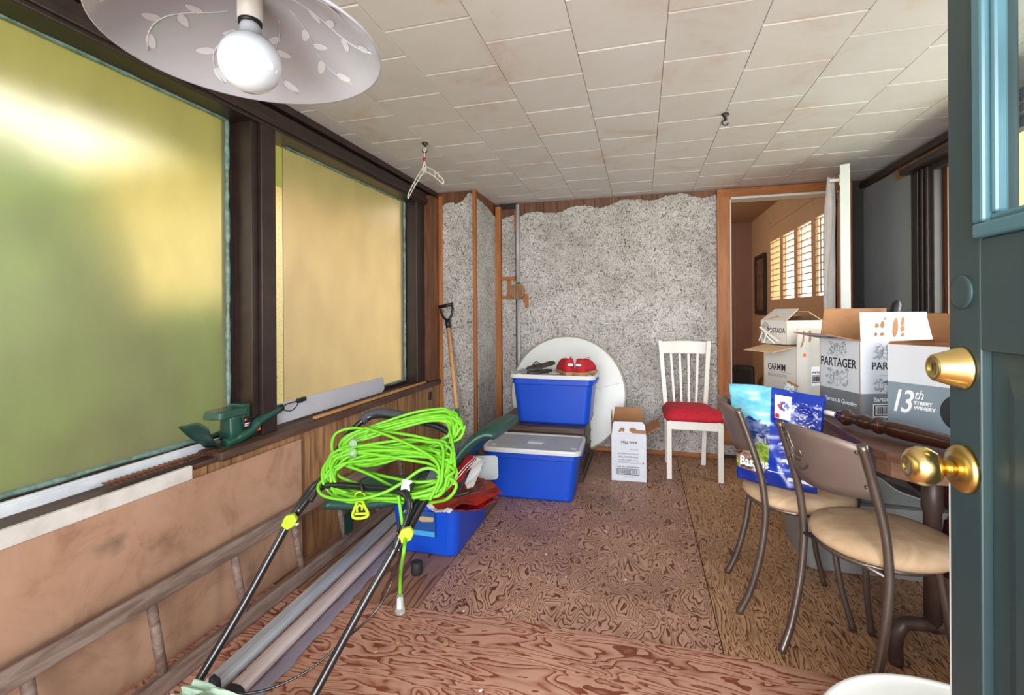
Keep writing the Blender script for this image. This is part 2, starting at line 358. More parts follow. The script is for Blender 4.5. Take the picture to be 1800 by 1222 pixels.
# ================================================================ THE SETTING
XL, XR, YB, ZC = -1.58, 1.59, 4.07, 2.12
# floor: four plywood sheets
fl = NB(); box(fl, XL-0.15, XR+0.1, -0.6, YB+0.1, -0.12, -0.012)
floor = struct('floor', fl, M['roofing'])
def sheet(pts, m, z=0.0, lab=None):
    b = NB(); a = [b.verts.new((x, y, z)) for x, y in pts]; c = [b.verts.new((x, y, -0.0125)) for x, y in pts]; n = len(pts)
    b.faces.new(a); b.faces.new(c[::-1])
    for i in range(n): b.faces.new((a[i], c[i], c[(i+1) % n], a[(i+1) % n]))
    o = obj('plywood_sheet', b, m, floor); 
    if lab: o['label'] = lab
    return o
edge = [(-1.6, 1.70), (-1.0, 1.69), (-0.6, 1.72), (-0.2, 1.735), (0.28, 1.74), (0.62, 1.72), (1.6, 1.70)]
sheet([(-1.6, -0.6), (1.6, -0.6)] + edge[::-1], M['ply_near'], 0.0, 'reddish plywood sheet by the entrance')
e2 = [(x, y+0.004) for x, y in edge]
sheet([e2[0], e2[1], (-0.86, 1.70), (-0.86, 4.12), (-1.6, 4.12)], M['ply_left'], -0.001, 'plain straight grained plywood strip')
sheet([(-0.856, 1.705), e2[2], e2[3], (0.262, 1.744), (0.262, 4.12), (-0.856, 4.12)], M['ply_center'], -0.002, 'dark wild grained plywood sheet')
sheet([(0.266, 1.744), e2[5], e2[6], (1.6, 4.12), (0.266, 4.12)], M['ply_right'], -0.001, 'tan plywood sheet on the right')
# ceiling tiles
b = NB(); tw = 0.3105; x0 = -0.2215-6*tw; rnd = random.Random(3)
for i in range(14):
    xa = x0+i*tw; off = 0.155 if i % 2 else 0.0
    ys = -0.8+off+0.085
    while ys < YB:
        xx0, xx1, yy0, yy1 = max(xa+0.001, XL-0.02), min(xa+tw-0.0008, XR+0.02), ys+0.0025, min(ys+0.31-0.0025, YB+0.01)
        if xx1 > xx0+0.01 and yy1 > yy0+0.01 and yy1 > -0.6:
            dz = rnd.uniform(0, 0.0015); c = 0.004
            lo = [b.verts.new(p) for p in ((xx0+0.001, yy0+c, ZC+dz), (xx1-0.001, yy0+c, ZC+dz), (xx1-0.001, yy1-c, ZC+dz*0.3), (xx0+0.001, yy1-c, ZC+dz*0.3))]
            hi = [b.verts.new(p) for p in ((xx0, yy0, ZC+0.006), (xx1, yy0, ZC+0.006), (xx1, yy1, ZC+0.006), (xx0, yy1, ZC+0.006))]
            b.faces.new(lo[::-1])
            for k in range(4): b.faces.new((lo[k], hi[k], hi[(k+1) % 4], lo[(k+1) % 4]))
        ys += 0.31
ceil = struct('ceiling', b, M['tile'])
b = NB(); box(b, XL-0.2, XR+0.2, -0.6, YB+0.15, ZC+0.006, ZC+0.09); obj('ceiling_backing', b, M['tile_gap'], ceil)
b = NB(); box(b, -2.9, 2.0, -0.8, 4.25, ZC+0.095, ZC+0.14); obj('roof_deck', b, M['soffit'], ceil)  # left overhang stretched outward to keep the sun off the windows

# left wall: low wood panelling, sill, window openings, header
b = NB(); y = -0.6; rnd = random.Random(5)
while y < 3.5:
    w = rnd.choice((0.075, 0.105, 0.13, 0.06)); box(b, XL-0.02, XL+0.028, y, min(y+w-0.004, 3.5), 0.0, 0.60); y += w
wl = struct('wall_left', b, M['panel'])
b = NB(); box(b, XL-0.14, XL-0.02, -0.6, 4.2, -0.1, 0.60); box(b, XL-0.16, XL+0.0, 3.45, 4.2, 0.60, ZC+0.05); box(b, XL-0.14, XL-0.03, -0.6, -0.3, 0.6, ZC); box(b, XL-0.14, XL-0.05, -0.6, 4.2, 2.07, ZC+0.1)
obj('wall_core', b, M['roofing'], wl)
b = NB()
for i, (ya, yb) in enumerate(((3.34, 3.40), (3.403, 3.46), (3.463, 3.50))): box(b, XL-0.06, XL+0.03, ya, yb, 0.64, 2.06)
obj('wood_stud_panel', b, M['panel_dark'], wl)
b = NB(); box(b, XL-0.005, XL+0.034, 3.30, 3.345, 0.50, 0.56); obj('outlet_box', b, M['black'], wl, 0.003)
b = NB(); box(b, XL-0.14, XL+0.045, 1.45, 3.5, 0.60, 0.635, mi=0); box(b, XL-0.14, XL+0.02, -0.6, 1.45, 0.60, 0.618)
tr = struct('trim_1', b, M['sill'], label='worn dark brown window sill along the left wall', bevel=0.003)
b = NB(); box(b, XL+0.02, XL+0.036, -0.6, 1.335, 0.555, 0.622)
struct('trim_2', b, M['whitep'], label='white painted board edging the sill below the near window', bevel=0.002)
b = NB(); box(b, XL-0.12, XL+0.0, -0.6, 3.46, 1.985, 2.075); box(b, XL-0.06, XL+0.012, -0.6, 3.5, 2.0, 2.03); box(b, XL-0.1, XL-0.03, -0.6, 3.46, 2.06, ZC+0.02)
struct('trim_3', b, M['brown'], label='dark brown header beam above the left windows', bevel=0.004)
b = NB(); box(b, XL-0.02, XL+0.015, -0.6, 3.5, 2.085, 2.125)
struct('trim_4', b, M['brown'], label='dark brown moulding at the ceiling over the left windows')
# post between the windows
b = NB(); box(b, XL-0.14, XL-0.02, 1.665, 1.785, 0.635, 2.0, mi=0)
box(b, XL-0.02, XL-0.0, 1.70, 1.785, 0.635, 1.985, mi=0); 
for f in b.faces:
    if f.calc_center_median().x < XL+0.1 and abs(f.normal.y) > 0.5: f.material_index = 0
post = struct('trim_5', b, [M['brown'], M['brown2']], label='dark brown post between the two left windows', bevel=0.003)
b = NB(); box(b, XL-0.145, XL-0.018, 3.21, 3.34, 0.635, 2.0)
struct('trim_6', b, M['brown'], label='dark brown post at the far end of the left windows', bevel=0.003)
def window(name, y0, y1, z0, z1, pane_m, py0, label):
    x = XL-0.13
    b = NB()
    box(b, x-0.02, x+0.02, y0, y1, z0, z0+0.03); box(b, x-0.02, x+0.02, y0, y1, z1-0.03, z1)
    box(b, x-0.02, x+0.02, y1-0.03, y1, z0+0.03, z1-0.03); box(b, x-0.02, x+0.02, y0, y0+0.02, z0+0.03, z1-0.03)
    w = struct(name, b, M['brown'], label=label, bevel=0.002)
    b = NB(); rn = random.Random(1)
    # wavy bead of putty round the glass
    for a0, a1 in (((py0, z0+0.03), (y1-0.03, z0+0.03)), ((y1-0.033, z0+0.03), (y1-0.033, z1-0.03)), ((y1-0.03, z1-0.034), (py0, z1-0.034))):
        n = 40; pts = [(x+0.018, a0[0]+(a1[0]-a0[0])*i/n+rn.uniform(-.001, .001), a0[1]+(a1[1]-a0[1])*i/n+rn.uniform(-.002, .002)) for i in range(n+1)]
        tube(b, pts, [0.008+rn.uniform(-.002, .003) for _ in pts], 6)
    obj('glazing_bead', b, M['teal'], w)
    b = NB(); box(b, x+0.001, x+0.006, py0, y1-0.02, z0+0.02, z1-0.02)
    p = obj('pane', b, pane_m, w); return w
w1 = window('window_1', -0.45, 1.665, 0.635, 2.02, M['frost1'], -0.44, 'large frosted yellow green window on the left')
b = NB(); box(b, XL-0.115, XL-0.07, -0.45, 1.60, 0.618, 0.650); box(b, XL-0.085, XL-0.07, -0.45, 1.60, 0.65, 0.658)
obj('aluminium_track', b, M['alu'], w1, 0.002)
w2 = window('window_2', 1.785, 3.23, 0.635, 2.02, M['frost2'], 1.972, 'frosted amber window beyond the post with a clear gap at its edge')

# back wall
dx0, dx1, dz0, dz1 = 0.672, 1.42, 0.15, 2.035
def wallbox(b, x0, x1, z0, z1): box(b, x0, x1, YB, YB+0.12, z0, z1)
b = NB(); wallbox(b, XL-0.15, dx0-0.1, -0.1, ZC+0.1); wallbox(b, dx0-0.1, dx1+0.05, dz1, ZC+0.1); wallbox(b, dx0-0.1, dx1+0.05, -0.1, dz0-0.02); wallbox(b, dx1+0.02, XR+0.2, -0.1, ZC+0.1)
wb = struct('wall_back', b, M['roofing'])
b = NB(); x = -1.19; rnd = random.Random(2)
while x < 0.575:
    w = rnd.choice((0.07, 0.1, 0.12)); box(b, x, min(x+w-0.003, 0.575), YB-0.012, YB, 1.8, ZC); x += w
obj('wood_panelling', b, M['panel_dark'], wb)
def jag(x0, x1, base, amp, seed, n=40):
    rn = random.Random(seed); out = []; v = 0
    for i in range(n+1):
        v = 0.75*v+rn.uniform(-1, 1)*0.5
        out.append((x0+(x1-x0)*i/n, base(i/n)+amp*(v+0.4*rn.uniform(-1, 1))))
    return out
def patch(b, x0, x1, z0, base, amp, seed, thick, n=40, m=None):
    pts = jag(x0, x1, base, amp, seed, n); prism(b, [(x1, z0), (x0, z0)]+pts, thick, m)
b = NB(); patch(b, -1.02, 0.577, 0.035, lambda t: 2.005+0.075*min(1, t*1.6)+0.02*math.sin(t*25), 0.010, 4, 0.02, 110, T(0, YB-0.032, 0))
patch(b, -1.185, -1.062, 0.0, lambda t: 1.99+0.04*t, 0.012, 8, 0.02, 14, T(0, YB-0.032, 0))
box(b, 0.577, 0.72, YB-0.03, YB-0.01, 0.035, 0.13)
obj('stucco', b, M['stucco'], wb)
# bump-out in the left corner
b = NB(); box(b, XL, -1.262, 3.53, 3.56, 0, ZC); box(b, -1.262, -1.255, 3.56, YB, 0, ZC)
patch(b, -1.53, -1.26, 0.0, lambda t: 2.0+0.08*t+0.02*math.sin(t*9), 0.008, 21, 0.02, 26, T(0, 3.51, 0))
wc = struct('wall_corner', b, M['stucco'], label='stuccoed bump out in the back left corner')
b = NB(); patch(b, 3.535, 4.03, 0.0, lambda t: 2.06-0.06*t, 0.008, 22, 0.02, 26, T(-1.235, 0, 0) @ RZ(PI/2) )
obj('side_stucco', b, M['stucco'], wc)
b = NB(); box(b, XL, -1.262, 3.522, 3.53, 1.8, ZC); box(b, -1.2615, -1.245, 3.56, YB, 1.8, ZC); obj('wood_panelling', b, M['panel_dark'], wc)
b = NB(); box(b, -1.55, -1.52, 3.495, 3.53, 0, 2.085); box(b, -1.262, -1.238, 3.49, 3.53, 0, ZC)
obj('corner_post', b, M['pine'], wc, 0.002)
b = NB(); box(b, -1.235, -1.19, 4.0, YB, 0, 2.09); struct('trim_7', b, M['pine'], label='orange pine post in the back left corner', bevel=0.003)
b = NB(); box(b, -1.2, -1.05, YB-0.03, YB-0.001, 2.075, ZC); struct('trim_8', b, M['brown'], label='short black strip at the ceiling in the back corner')
b = NB(); box(b, -0.8, 0.6, YB-0.045, YB-0.0, 0.0, 0.035); struct('baseboard_back', b, M['pine_h'], bevel=0.002)
# conduit and junction cover
cp = thing('conduit_pipe', 'pale grey vertical conduit pipe on the stucco back wall', 'pipe', (-1.035, YB-0.05, 0))
b = NB(); tube(b, [(0, 0, 1.42), (0, 0, 2.1)], 0.017, 12); tube(b, [(0.004, 0, 0.02), (0.004, 0, 1.28)], 0.014, 12); obj('tube', b, M['pipe'], cp)
b = NB(); lathe(b, [(0.064, 0), (0.070, 0.01), (0.066, 0.016), (0.0, 0.016)], 32, T(0, -0.012, 1.342) @ RX(PI/2), True, True)
for f in b.faces: f.smooth = False
o = obj('round_cover', b, M['panel'], cp); o['label'] = 'round wooden cover plate'
b = NB()
for xa, xb, za, zb in ((-1.19, -1.06, 1.445, 1.475), (-1.19, -0.99, 1.278, 1.305), (-1.135, -1.10, 1.305, 1.445), (-0.99, -0.945, 1.25, 1.32), (-0.975, -0.945, 1.20, 1.25)):
    box(b, xa, xb, YB-0.045, YB-0.028, za, zb)
struct('trim_9', b, M['pine_h'], label='small pine strips framing the round cover on the back wall', bevel=0.001)
b = NB(); box(b, -1.066, -1.05, YB-0.05, YB-0.03, 1.86, 2.05); struct('trim_10', b, M['pine'], label='short splintered board beside the conduit top')
# doorway in the back wall
b = NB(); box(b, 0.578, 0.672, YB-0.05, YB+0.12, 0.14, 2.10); box(b, dx1, dx1+0.08, YB-0.05, YB+0.12, 0.14, 2.10)
d1 = struct('door_1', b, M['pine'], label='pine framed doorway to the inner room', bevel=0.003)
b = NB(); box(b, 0.578, dx1+0.08, YB-0.052, YB+0.12, 2.05, 2.115); box(b, 0.578, dx1+0.05, YB-0.052, YB+0.12, 0.115, 0.15); obj('head_board', b, M['pine_h'], d1, 0.003)
b = NB(); box(b, 0.672, 0.682, YB-0.04, YB+0.1, 0.15, 2.045); box(b, 0.672, dx1, YB-0.04, YB+0.1, 2.033, 2.05); obj('weather_strip', b, M['trimw'], d1)
# white inner door standing open with curtain
hv = Vector((1.425, 4.02, 0)); ld = Vector((1.155, 3.27, 0)); ang = math.atan2(ld.y-hv.y, ld.x-hv.x); L = (ld-hv).length
d2 = bpy.data.objects.new('door_2', None); C.objects.link(d2); d2['kind'] = 'structure'; d2['label'] = 'white door standing open beside the inner doorway'; d2.location = hv; d2.rotation_euler = (0, 0, ang)
b = NB(); box(b, 0, L, 0.0, 0.05, 0.16, 2.035); obj('leaf', b, M['doorw'], d2, 0.003)
b = NB(); box(b, L-0.001, L+0.003, 0.018, 0.032, 0.98, 1.12); box(b, L, L+0.009, 0.021, 0.029, 1.03, 1.07); obj('latch_plate', b, M['brass2'], d2)
b = NB(); box(b, 0.12, L-0.12, -0.006, 0.002, 1.0, 1.9)
obj('door_glass', b, M['shutter'], d2)
cr = thing('curtain_rod', 'white curtain rod fixed across the top of the open white door', 'rod', hv, ang)
b = NB(); tube(b, [(0.06, -0.045, 1.955), (L-0.04, -0.045, 1.955)], 0.006, 8)
for x in (0.08, L-0.05): box(b, x-0.008, x+0.008, -0.05, -0.001, 1.947, 1.963); box(b, x-0.012, x+0.012, -0.006, -0.0005, 1.92, 1.985)
obj('rod', b, M['white'], cr)
cu = thing('curtain', 'off white gathered curtain hanging on the open white door', 'curtain', hv, ang)
b = NB(); n = 90; rows = 14; g = []
for j in range(rows+1):
    z = 1.99-0.96*j/rows; sp = 0.72+0.28*min(1, j/4); ro = []
    for i in range(n+1):
        t = i/n; xx = 0.05+(L-0.14)*t if j else 0.06+(L-0.16)*t
        xx = 0.05+(L-0.12)*t
        am = 0.020+0.012*min(1, j/3)
        yy = -0.046-0.012*min(1, j/5)+am*math.sin(t*PI*2*11+0.5*math.sin(j*0.4))+(0.004*math.sin(t*200) if j < 2 else 0)
        ro.append(b.verts.new((xx, yy, z+(0.01*math.sin(t*150) if j == 0 else 0))))
    g.append(ro)
for j in range(rows):
    for i in range(n):
        f = b.faces.new((g[j][i], g[j][i+1], g[j+1][i+1], g[j+1][i])); f.smooth = True
o = obj('cloth', b, M['curtain'], cu); so_ = o.modifiers.new('s', 'SOLIDIFY'); so_.thickness = 0.002

# right wall
b = NB()
for ya, yb, za, zb in ((-0.6, 1.2, 0, ZC+0.1), (3.1, YB+0.1, 0, ZC+0.1), (1.2, 3.1, 0, 0.95), (1.2, 3.1, 2.0, ZC+0.1)): box(b, XR+0.012, XR+0.12, ya, yb, za, zb)
wr = struct('wall_right', b, M['panel_dark'])
b = NB(); box(b, XR, XR+0.012, 3.36, YB, 0, 2.055); obj('grey_board', b, M['gray_board'], wr)
b = NB(); y = 0.6
while y < 3.6: box(b, XR-0.002, XR+0.012, y, y+0.05, 1.99, ZC); y += 0.053
obj('wood_panelling', b, M['panel'], wr)
b = NB(); box(b, XR-0.03, XR+0.0, 0.6, YB, 2.06, 2.10); struct('trim_11', b, M['brown'], label='dark moulding along the ceiling of the right wall', bevel=0.003)
b = NB()
for ya, yb, za, zb in ((3.13, 3.36, 0.0, 1.98), (1.1, 3.13, 1.93, 2.0), (1.1, 3.13, 0.0, 0.95), (1.1, 1.2, 0.95, 1.93)): box(b, XR-0.035, XR+0.012, ya, yb, za, zb)
for ya in (3.16, 3.21, 3.26): box(b, XR-0.05, XR-0.03, ya, ya+0.02, 0.0, 1.96)
box(b, XR-0.09, XR+0.0, 1.1, 3.37, 1.965, 2.0)
w3 = struct('window_3', b, M['brown'], label='dark brown window frame on the right wall', bevel=0.003)
b = NB(); box(b, XR+0.05, XR+0.055, 1.2, 3.13, 0.95, 1.95); obj('pane', b, M['glass'], w3)
# front wall behind the camera with the entrance opening
b = NB(); box(b, XL-0.1, -0.95, -0.62, -0.5, -0.1, ZC+0.1); box(b, 1.0, XR+0.12, -0.62, -0.5, -0.1, ZC+0.1); box(b, -0.95, 1.0, -0.62, -0.5, 2.07, ZC+0.1)
struct('wall_front', b, M['panel'])

# inner room
b = NB(); box(b, -1.2, 1.6, YB+0.12, 7.6, 0.05, 0.15); struct('floor_inner', b, M['floor_in'])
b = NB(); box(b, -1.2, 1.7, YB+0.12, 7.6, 2.42, 2.5); struct('ceiling_inner', b, M['ceil_in'])
b = NB(); box(b, -1.2, 1.7, 7.4, 7.5, 0.1, 2.5); box(b, 1.05, 1.12, 7.36, 7.4, 0.15, 2.42); struct('wall_inner_far', b, M['wall_in2'])
b = NB(); box(b, -1.3, -1.2, YB+0.12, 7.5, 0.1, 2.5); struct('wall_inner_left', b, M['wall_in2'])
b = NB(); box(b, -1.2, 0.56, YB+0.121, YB+0.14, 0.1, 2.5); box(b, 1.51, 1.7, YB+0.121, YB+0.14, 0.1, 2.5); box(b, 0.56, 1.51, YB+0.121, YB+0.14, 2.05, 2.5); struct('wall_inner_near', b, M['wall_in'])
sy0, sy1, sz0, sz1 = 4.3, 6.3, 0.75, 2.15
b = NB()
for ya, yb, za, zb in ((YB+0.14, sy0, 0.1, 2.5), (sy1, 7.4, 0.1, 2.5), (sy0, sy1, 0.1, sz0), (sy0, sy1, sz1, 2.5)): box(b, 1.52, 1.64, ya, yb, za, zb)
struct('wall_inner_right', b, M['wall_in'])
b = NB(); box(b, 1.49, 1.52, YB+0.14, 7.36, 0.15, 0.27); box(b, 1.5, 1.52, YB+0.14, 7.36, 0.27, 0.29); struct('baseboard_inner', b, M['wall_in'], bevel=0.003)
b = NB(); box(b, 1.48, 1.52, sy0-0.06, sy0, sz0-0.06, sz1+0.06); box(b, 1.48, 1.52, sy1, sy1+0.04, sz0-0.06, sz1+0.06); box(b, 1.48, 1.52, sy0, sy1, sz1, sz1+0.04); box(b, 1.48, 1.52, sy0, sy1, sz0-0.05, sz0)
w4 = struct('window_4', b, M['shutter'], label='inner room window behind tan shutters')
b = NB(); box(b, 1.60, 1.605, sy0, sy1, sz0, sz1); obj('pane', b, M['glass'], w4)
for i in range(4):
    ya = sy0+(sy1-sy0)*i/4+0.004; yb = sy0+(sy1-sy0)*(i+1)/4-0.004
    t = thing('shutter', 'tan louvred shutter, %s of the four across the inner window' % ('nearest', 'second nearest', 'third nearest', 'farthest')[i], 'shutter', (1.5, ya, sz0), 0, 'shutters of the inner window')
    w = yb-ya; b = NB(); H = sz1-sz0; zm = 0.42
    for (a0, a1, c0, c1) in ((0, 0.05, 0, H), (w-0.05, w, 0, H), (0.05, w-0.05, 0, 0.09), (0.05, w-0.05, H-0.17, H), (0.05, w-0.05, zm-0.10, zm+0.12)): box(b, -0.015, 0.013, a0, a1, c0, c1)
    obj('frame', b, M['shutter'], t, 0.002)
    for za, zb in ((0.09, zm-0.10), (zm+0.12, H-0.17)):
        b = NB(); k = max(1, int((zb-za)/0.062)); st = (zb-za)/k
        for q in range(k): box(b, -0.030, 0.030, 0.051, w-0.051, -0.004, 0.004, T(0, 0, za+st*(q+0.5)) @ RY(R(-8)))
        obj('louvres', b, M['shutter'], t)
    b = NB(); box(b, -0.04, -0.032, w/2-0.005, w/2+0.005, zm+0.14, H-0.2); obj('tilt_rod', b, M['shutter'], t)
pf = thing('picture_frame', 'dark framed picture on the tan wall of the inner room', 'picture', (1.505, 6.83, 1.12))
b = NB(); box(b, -0.02, 0.014, -0.26, 0.26, 0, 0.05); box(b, -0.02, 0.014, -0.26, 0.26, 0.72, 0.77); box(b, -0.02, 0.014, -0.26, -0.22, 0.05, 0.72); box(b, -0.02, 0.014, 0.22, 0.26, 0.05, 0.72); obj('frame', b, M['frame'], pf, 0.003)
b = NB(); box(b, 0.0, 0.01, -0.22, 0.22, 0.05, 0.72); obj('picture', b, M['art'], pf)
rd = thing('radio', 'black rounded speaker box on the floor of the inner room', 'radio', (1.27, 6.75, 0.15), R(-15))
b = NB(); loft(b, [[(x, yy, z+0.16) for x, z in rrect(0.27, 0.29, 0.05)] for yy in (-0.06, 0.06)]); obj('case', b, M['black'], rd, 0.01)
b = NB(); loft(b, [[(x, yy, z+0.16) for x, z in rrect(0.20, 0.20, 0.03)] for yy in (-0.064, -0.058)]); obj('grille', b, M['rubber'], rd)

# outside: what the frosted windows blur
b = NB(); box(b, -30, 30, -25, 30, -0.5, -0.35); struct('ground', b, M['lawn'])
b = NB(); box(b, -1.3, 1.5, -6, -0.62, -0.35, -0.13); struct('path', b, M['concrete'])
nb_ = thing('neighbour_house', 'yellow stuccoed house seen past the edge of the amber window', 'house', (-4.0, 6.5, -0.35))
b = NB(); box(b, -2.5, 0, -2.4, 6, 0, 3.0); obj('wall', b, M['ystucco'], nb_)
b = NB(); box(b, -3, 0.5, -2.9, 6.3, 3.0, 3.15); obj('soffit', b, M['soffit'], nb_)
b = NB(); box(b, 0.0, 0.06, -2.45, -2.32, 0, 3.0); obj('corner_trim', b, M['trimw'], nb_)
fc = thing('garden_fence', 'cedar board fence outside beyond the left windows', 'fence', (-4.6, 0, -0.35))
b = NB(); y = -3.0
while y < 4.0: box(b, -0.01, 0.01, y, y+0.135, 0, 1.45); y += 0.14
obj('boards', b, M['fence'], fc)
b = NB()
for z in (0.3, 1.2): box(b, -0.05, -0.01, -3, 4, z, z+0.09)
obj('rails', b, M['fence'], fc)
def bush(name, label, loc, rx, ry, rz, seed, cat='shrub'):
    rn = random.Random(seed); b = NB()
    for _ in range(900):
        u = rn.uniform(-1, 1); a = rn.uniform(0, 2*PI); rr = rn.uniform(0.75, 1.05); q = math.sqrt(1-u*u)
        c = Vector((rx*rr*q*math.cos(a), ry*rr*q*math.sin(a), rz*rr*u+rz)); s = rn.uniform(0.07, 0.14)
        d = Vector((rn.uniform(-1, 1), rn.uniform(-1, 1), rn.uniform(-1, 1))).normalized(); e = d.orthogonal().normalized()
        b.faces.new([b.verts.new(c+d*s), b.verts.new(c+e*s*0.5), b.verts.new(c-d*s), b.verts.new(c-e*s*0.5)])
    lathe(b, [(0.01, 0.02*rz)]+[(0.82*rx*math.sin(PI*k/10), rz*(1-0.85*math.cos(PI*k/10))) for k in range(1, 10)]+[(0.01, 1.85*rz)], 16)
    o = obj(name, b, M['grass']); o.location = loc; return tag(o, label, cat)
bush('garden_shrub', 'green shrub outside beyond the near frosted window', (-3.7, 1.95, -0.35), 0.5, 0.75, 1.28, 1)
bush('garden_tree', 'leafy green tree outside left of the shrub', (-3.75, 3.25, -0.35), 0.5, 0.6, 0.8, 2, 'tree')
hb = NB(); box(hb, 3.3, 3.4, 3.0, 9.0, -0.35, 3.4); struct('wall_added_right', hb, M['ystucco'])  # wall added outside so the light behind the shutters turns yellow

# ================================================================ THINGS
# pendant lamp
lp = thing('pendant_lamp', 'white opal glass pendant lamp with a round bare bulb near the ceiling', 'lamp', (-0.616, 0.641, ZC))
zr = 1.595-ZC
def shade(r): return zr+0.088*(1-(r/0.205)**2.2)
b = NB(); prof = [(0.205*k/14, shade(0.205*k/14)) for k in range(1, 15)]
lathe(b, [(0.018, shade(0.014)+0.004)]+prof+[(0.207, zr-0.001), (0.207, zr+0.004)]+[(r, z+0.005) for r, z in prof[::-1]]+[(0.018, shade(0.014)+0.009)], 72, None, False, False)
sh = obj('lamp_shade', b, M['lamp'], lp)
b = NB(); rn = random.Random(11)
def on_shade(r, a, off=0.0008): return Vector((r*math.cos(a), r*math.sin(a), shade(r)-off))
for k in range(9):
    a0 = 2*PI*k/9+0.1; pts = []
    for i in range(13):
        t = i/12; r = 0.06+0.13*t; a = a0+0.55*math.sin(t*2.4); pts.append(on_shade(min(r, 0.19), a))
    tube(b, pts, 0.0009, 4)
    for t, s in ((0.25, 1), (0.45, -1), (0.65, 1), (0.85, -1)):
        r = 0.06+0.13*t; a = a0+0.55*math.sin(t*2.4); base = (r, a); L_ = 0.028; dirr = rn.uniform(-0.4, 0.9); out = []
        for i in range(10):
            th = 2*PI*i/10; lx = L_*0.5*(1-math.cos(th)); ly = 0.0065*math.sin(th)*(1.2-0.5*lx/L_)
            ang_ = s*(1.0+dirr*0.3); dr = lx*math.cos(ang_)-ly*math.sin(ang_); da = (lx*math.sin(ang_)+ly*math.cos(ang_))/r
            out.append(on_shade(min(max(r+dr, 0.03), 0.2), a+da, 0.0012))
        b.faces.new([b.verts.new(p) for p in out])
obj('leaf_pattern', b, M['leaf'], sh)
b = NB(); lathe(b, [(0.019, zr+0.045), (0.019, zr+0.10), (0.014, zr+0.115)], 20); tube(b, [(0, 0, zr+0.1), (0, 0, -0.02)], 0.005, 8); o = obj('socket', b, M['white'], lp)
b = NB(); lathe(b, [(0.018, zr+0.040), (0.018, zr+0.047)], 20); obj('socket_ring', b, M['black'], lp)
b = NB(); bz = 1.572-ZC
lathe(b, [(0.013, zr+0.044), (0.016, bz+0.058)]+[(0.0475*math.sin(R(a)), bz+0.0475*math.cos(R(a))) for a in range(22, 180, 12)]+[(0.0005, bz-0.0475)], 32, None, True, True); obj('bulb', b, M['bulb'], lp)
b = NB(); lathe(b, [(0.055, -0.001), (0.055, -0.012), (0.02, -0.03)], 24); obj('ceiling_rose', b, M['white'], lp)

# ceiling hooks and hanger
def hook(name, loc, lab):
    t = thing(name, lab, 'hook', loc)
    b = NB(); lathe(b, [(0.016, 0), (0.018, -0.006), (0.007, -0.016), (0.005, -0.03)], 14); obj('base', b, M['black'], t)
    b = NB(); tube(b, smoothpts([(0, 0, -0.015), (0.004, 0, -0.03), (-0.012, 0, -0.036), (-0.013, 0, -0.05), (0.004, 0, -0.056), (0.013, 0, -0.047)]), 0.0035, 8); obj('hook', b, M['black'], t)
hook('ceiling_hook', (-1.17, 2.46, ZC), 'black ceiling hook carrying the white clothes hanger')
hook('ceiling_hook', (0.401, 2.505, ZC), 'bare black ceiling hook near the middle of the ceiling')
hg = thing('clothes_hanger', 'translucent white plastic clothes hanger on the left ceiling hook', 'hanger', (-1.165, 2.44, 2.075), R(-36))
def hp(x, z): return (x, 0, z)
b = NB()
tube(b, smoothpts([hp(0.0, -0.045), hp(0, -0.02), hp(0.014, 0.004), hp(0, 0.008), hp(-0.012, -0.004)]), 0.0028, 6)
obj('hook', b, M['white'], hg)
b = NB(); box(b, -0.006, 0.006, -0.004, 0.004, -0.065, -0.045); obj('size_marker', b, M['red'], hg)
b = NB()
for s in (-1, 1):
    tube(b, smoothpts([hp(0, -0.065), hp(s*0.02, -0.10), hp(s*0.09, -0.135), hp(s*0.18, -0.195), hp(s*0.205, -0.222), hp(s*0.198, -0.236), hp(s*0.18, -0.222), hp(s*0.09, -0.165), hp(s*0.02, -0.132), hp(0, -0.128)]), 0.0032, 6)
    for q in (0.05, 0.11, 0.15): tube(b, [hp(s*q, -0.112-q*0.35), hp(s*(q+0.012), -0.140-q*0.36)], 0.0018, 5)
prism(b, [(-0.018, -0.10), (0.018, -0.10), (0.022, -0.13), (-0.022, -0.13)], 0.002, T(0, -0.001, 0))
obj('arms', b, M['white'], hg)

# hardboard sheet against the left wall
b = NB(); box(b, 0, 0.006, 0.2, 1.885, 0.0, 0.575)
o = obj('hardboard_sheet', b, M['hardboard']); o.location = (-1.538, 0, 0.0); o.rotation_euler = (0, R(-0.4), 0)
tag(o, 'large thin brown hardboard sheet leaning on the left wall behind the ladder', 'board')
# ladder on its side
ld_ = thing('wooden_ladder', 'weathered grey brown wooden ladder lying on its side along the left wall', 'ladder', (-1.42, 0.25, 0.0))
tilt = RY(R(-12))
for nm, z0 in (('rail', 0.0), ('rail', 0.262)):
    b = NB(); box(b, -0.018, 0.018, 0, 2.5, z0, z0+0.055, tilt); obj(nm, b, M['ladder'], ld_, 0.006)
for k in range(8):
    y = 0.26+0.311*k-0.0
    b = NB(); tube(b, [tilt @ Vector((0, y, 0.05)), tilt @ Vector((0, y, 0.267))], 0.0145, 12); obj('rung', b, M['ladder'], ld_)
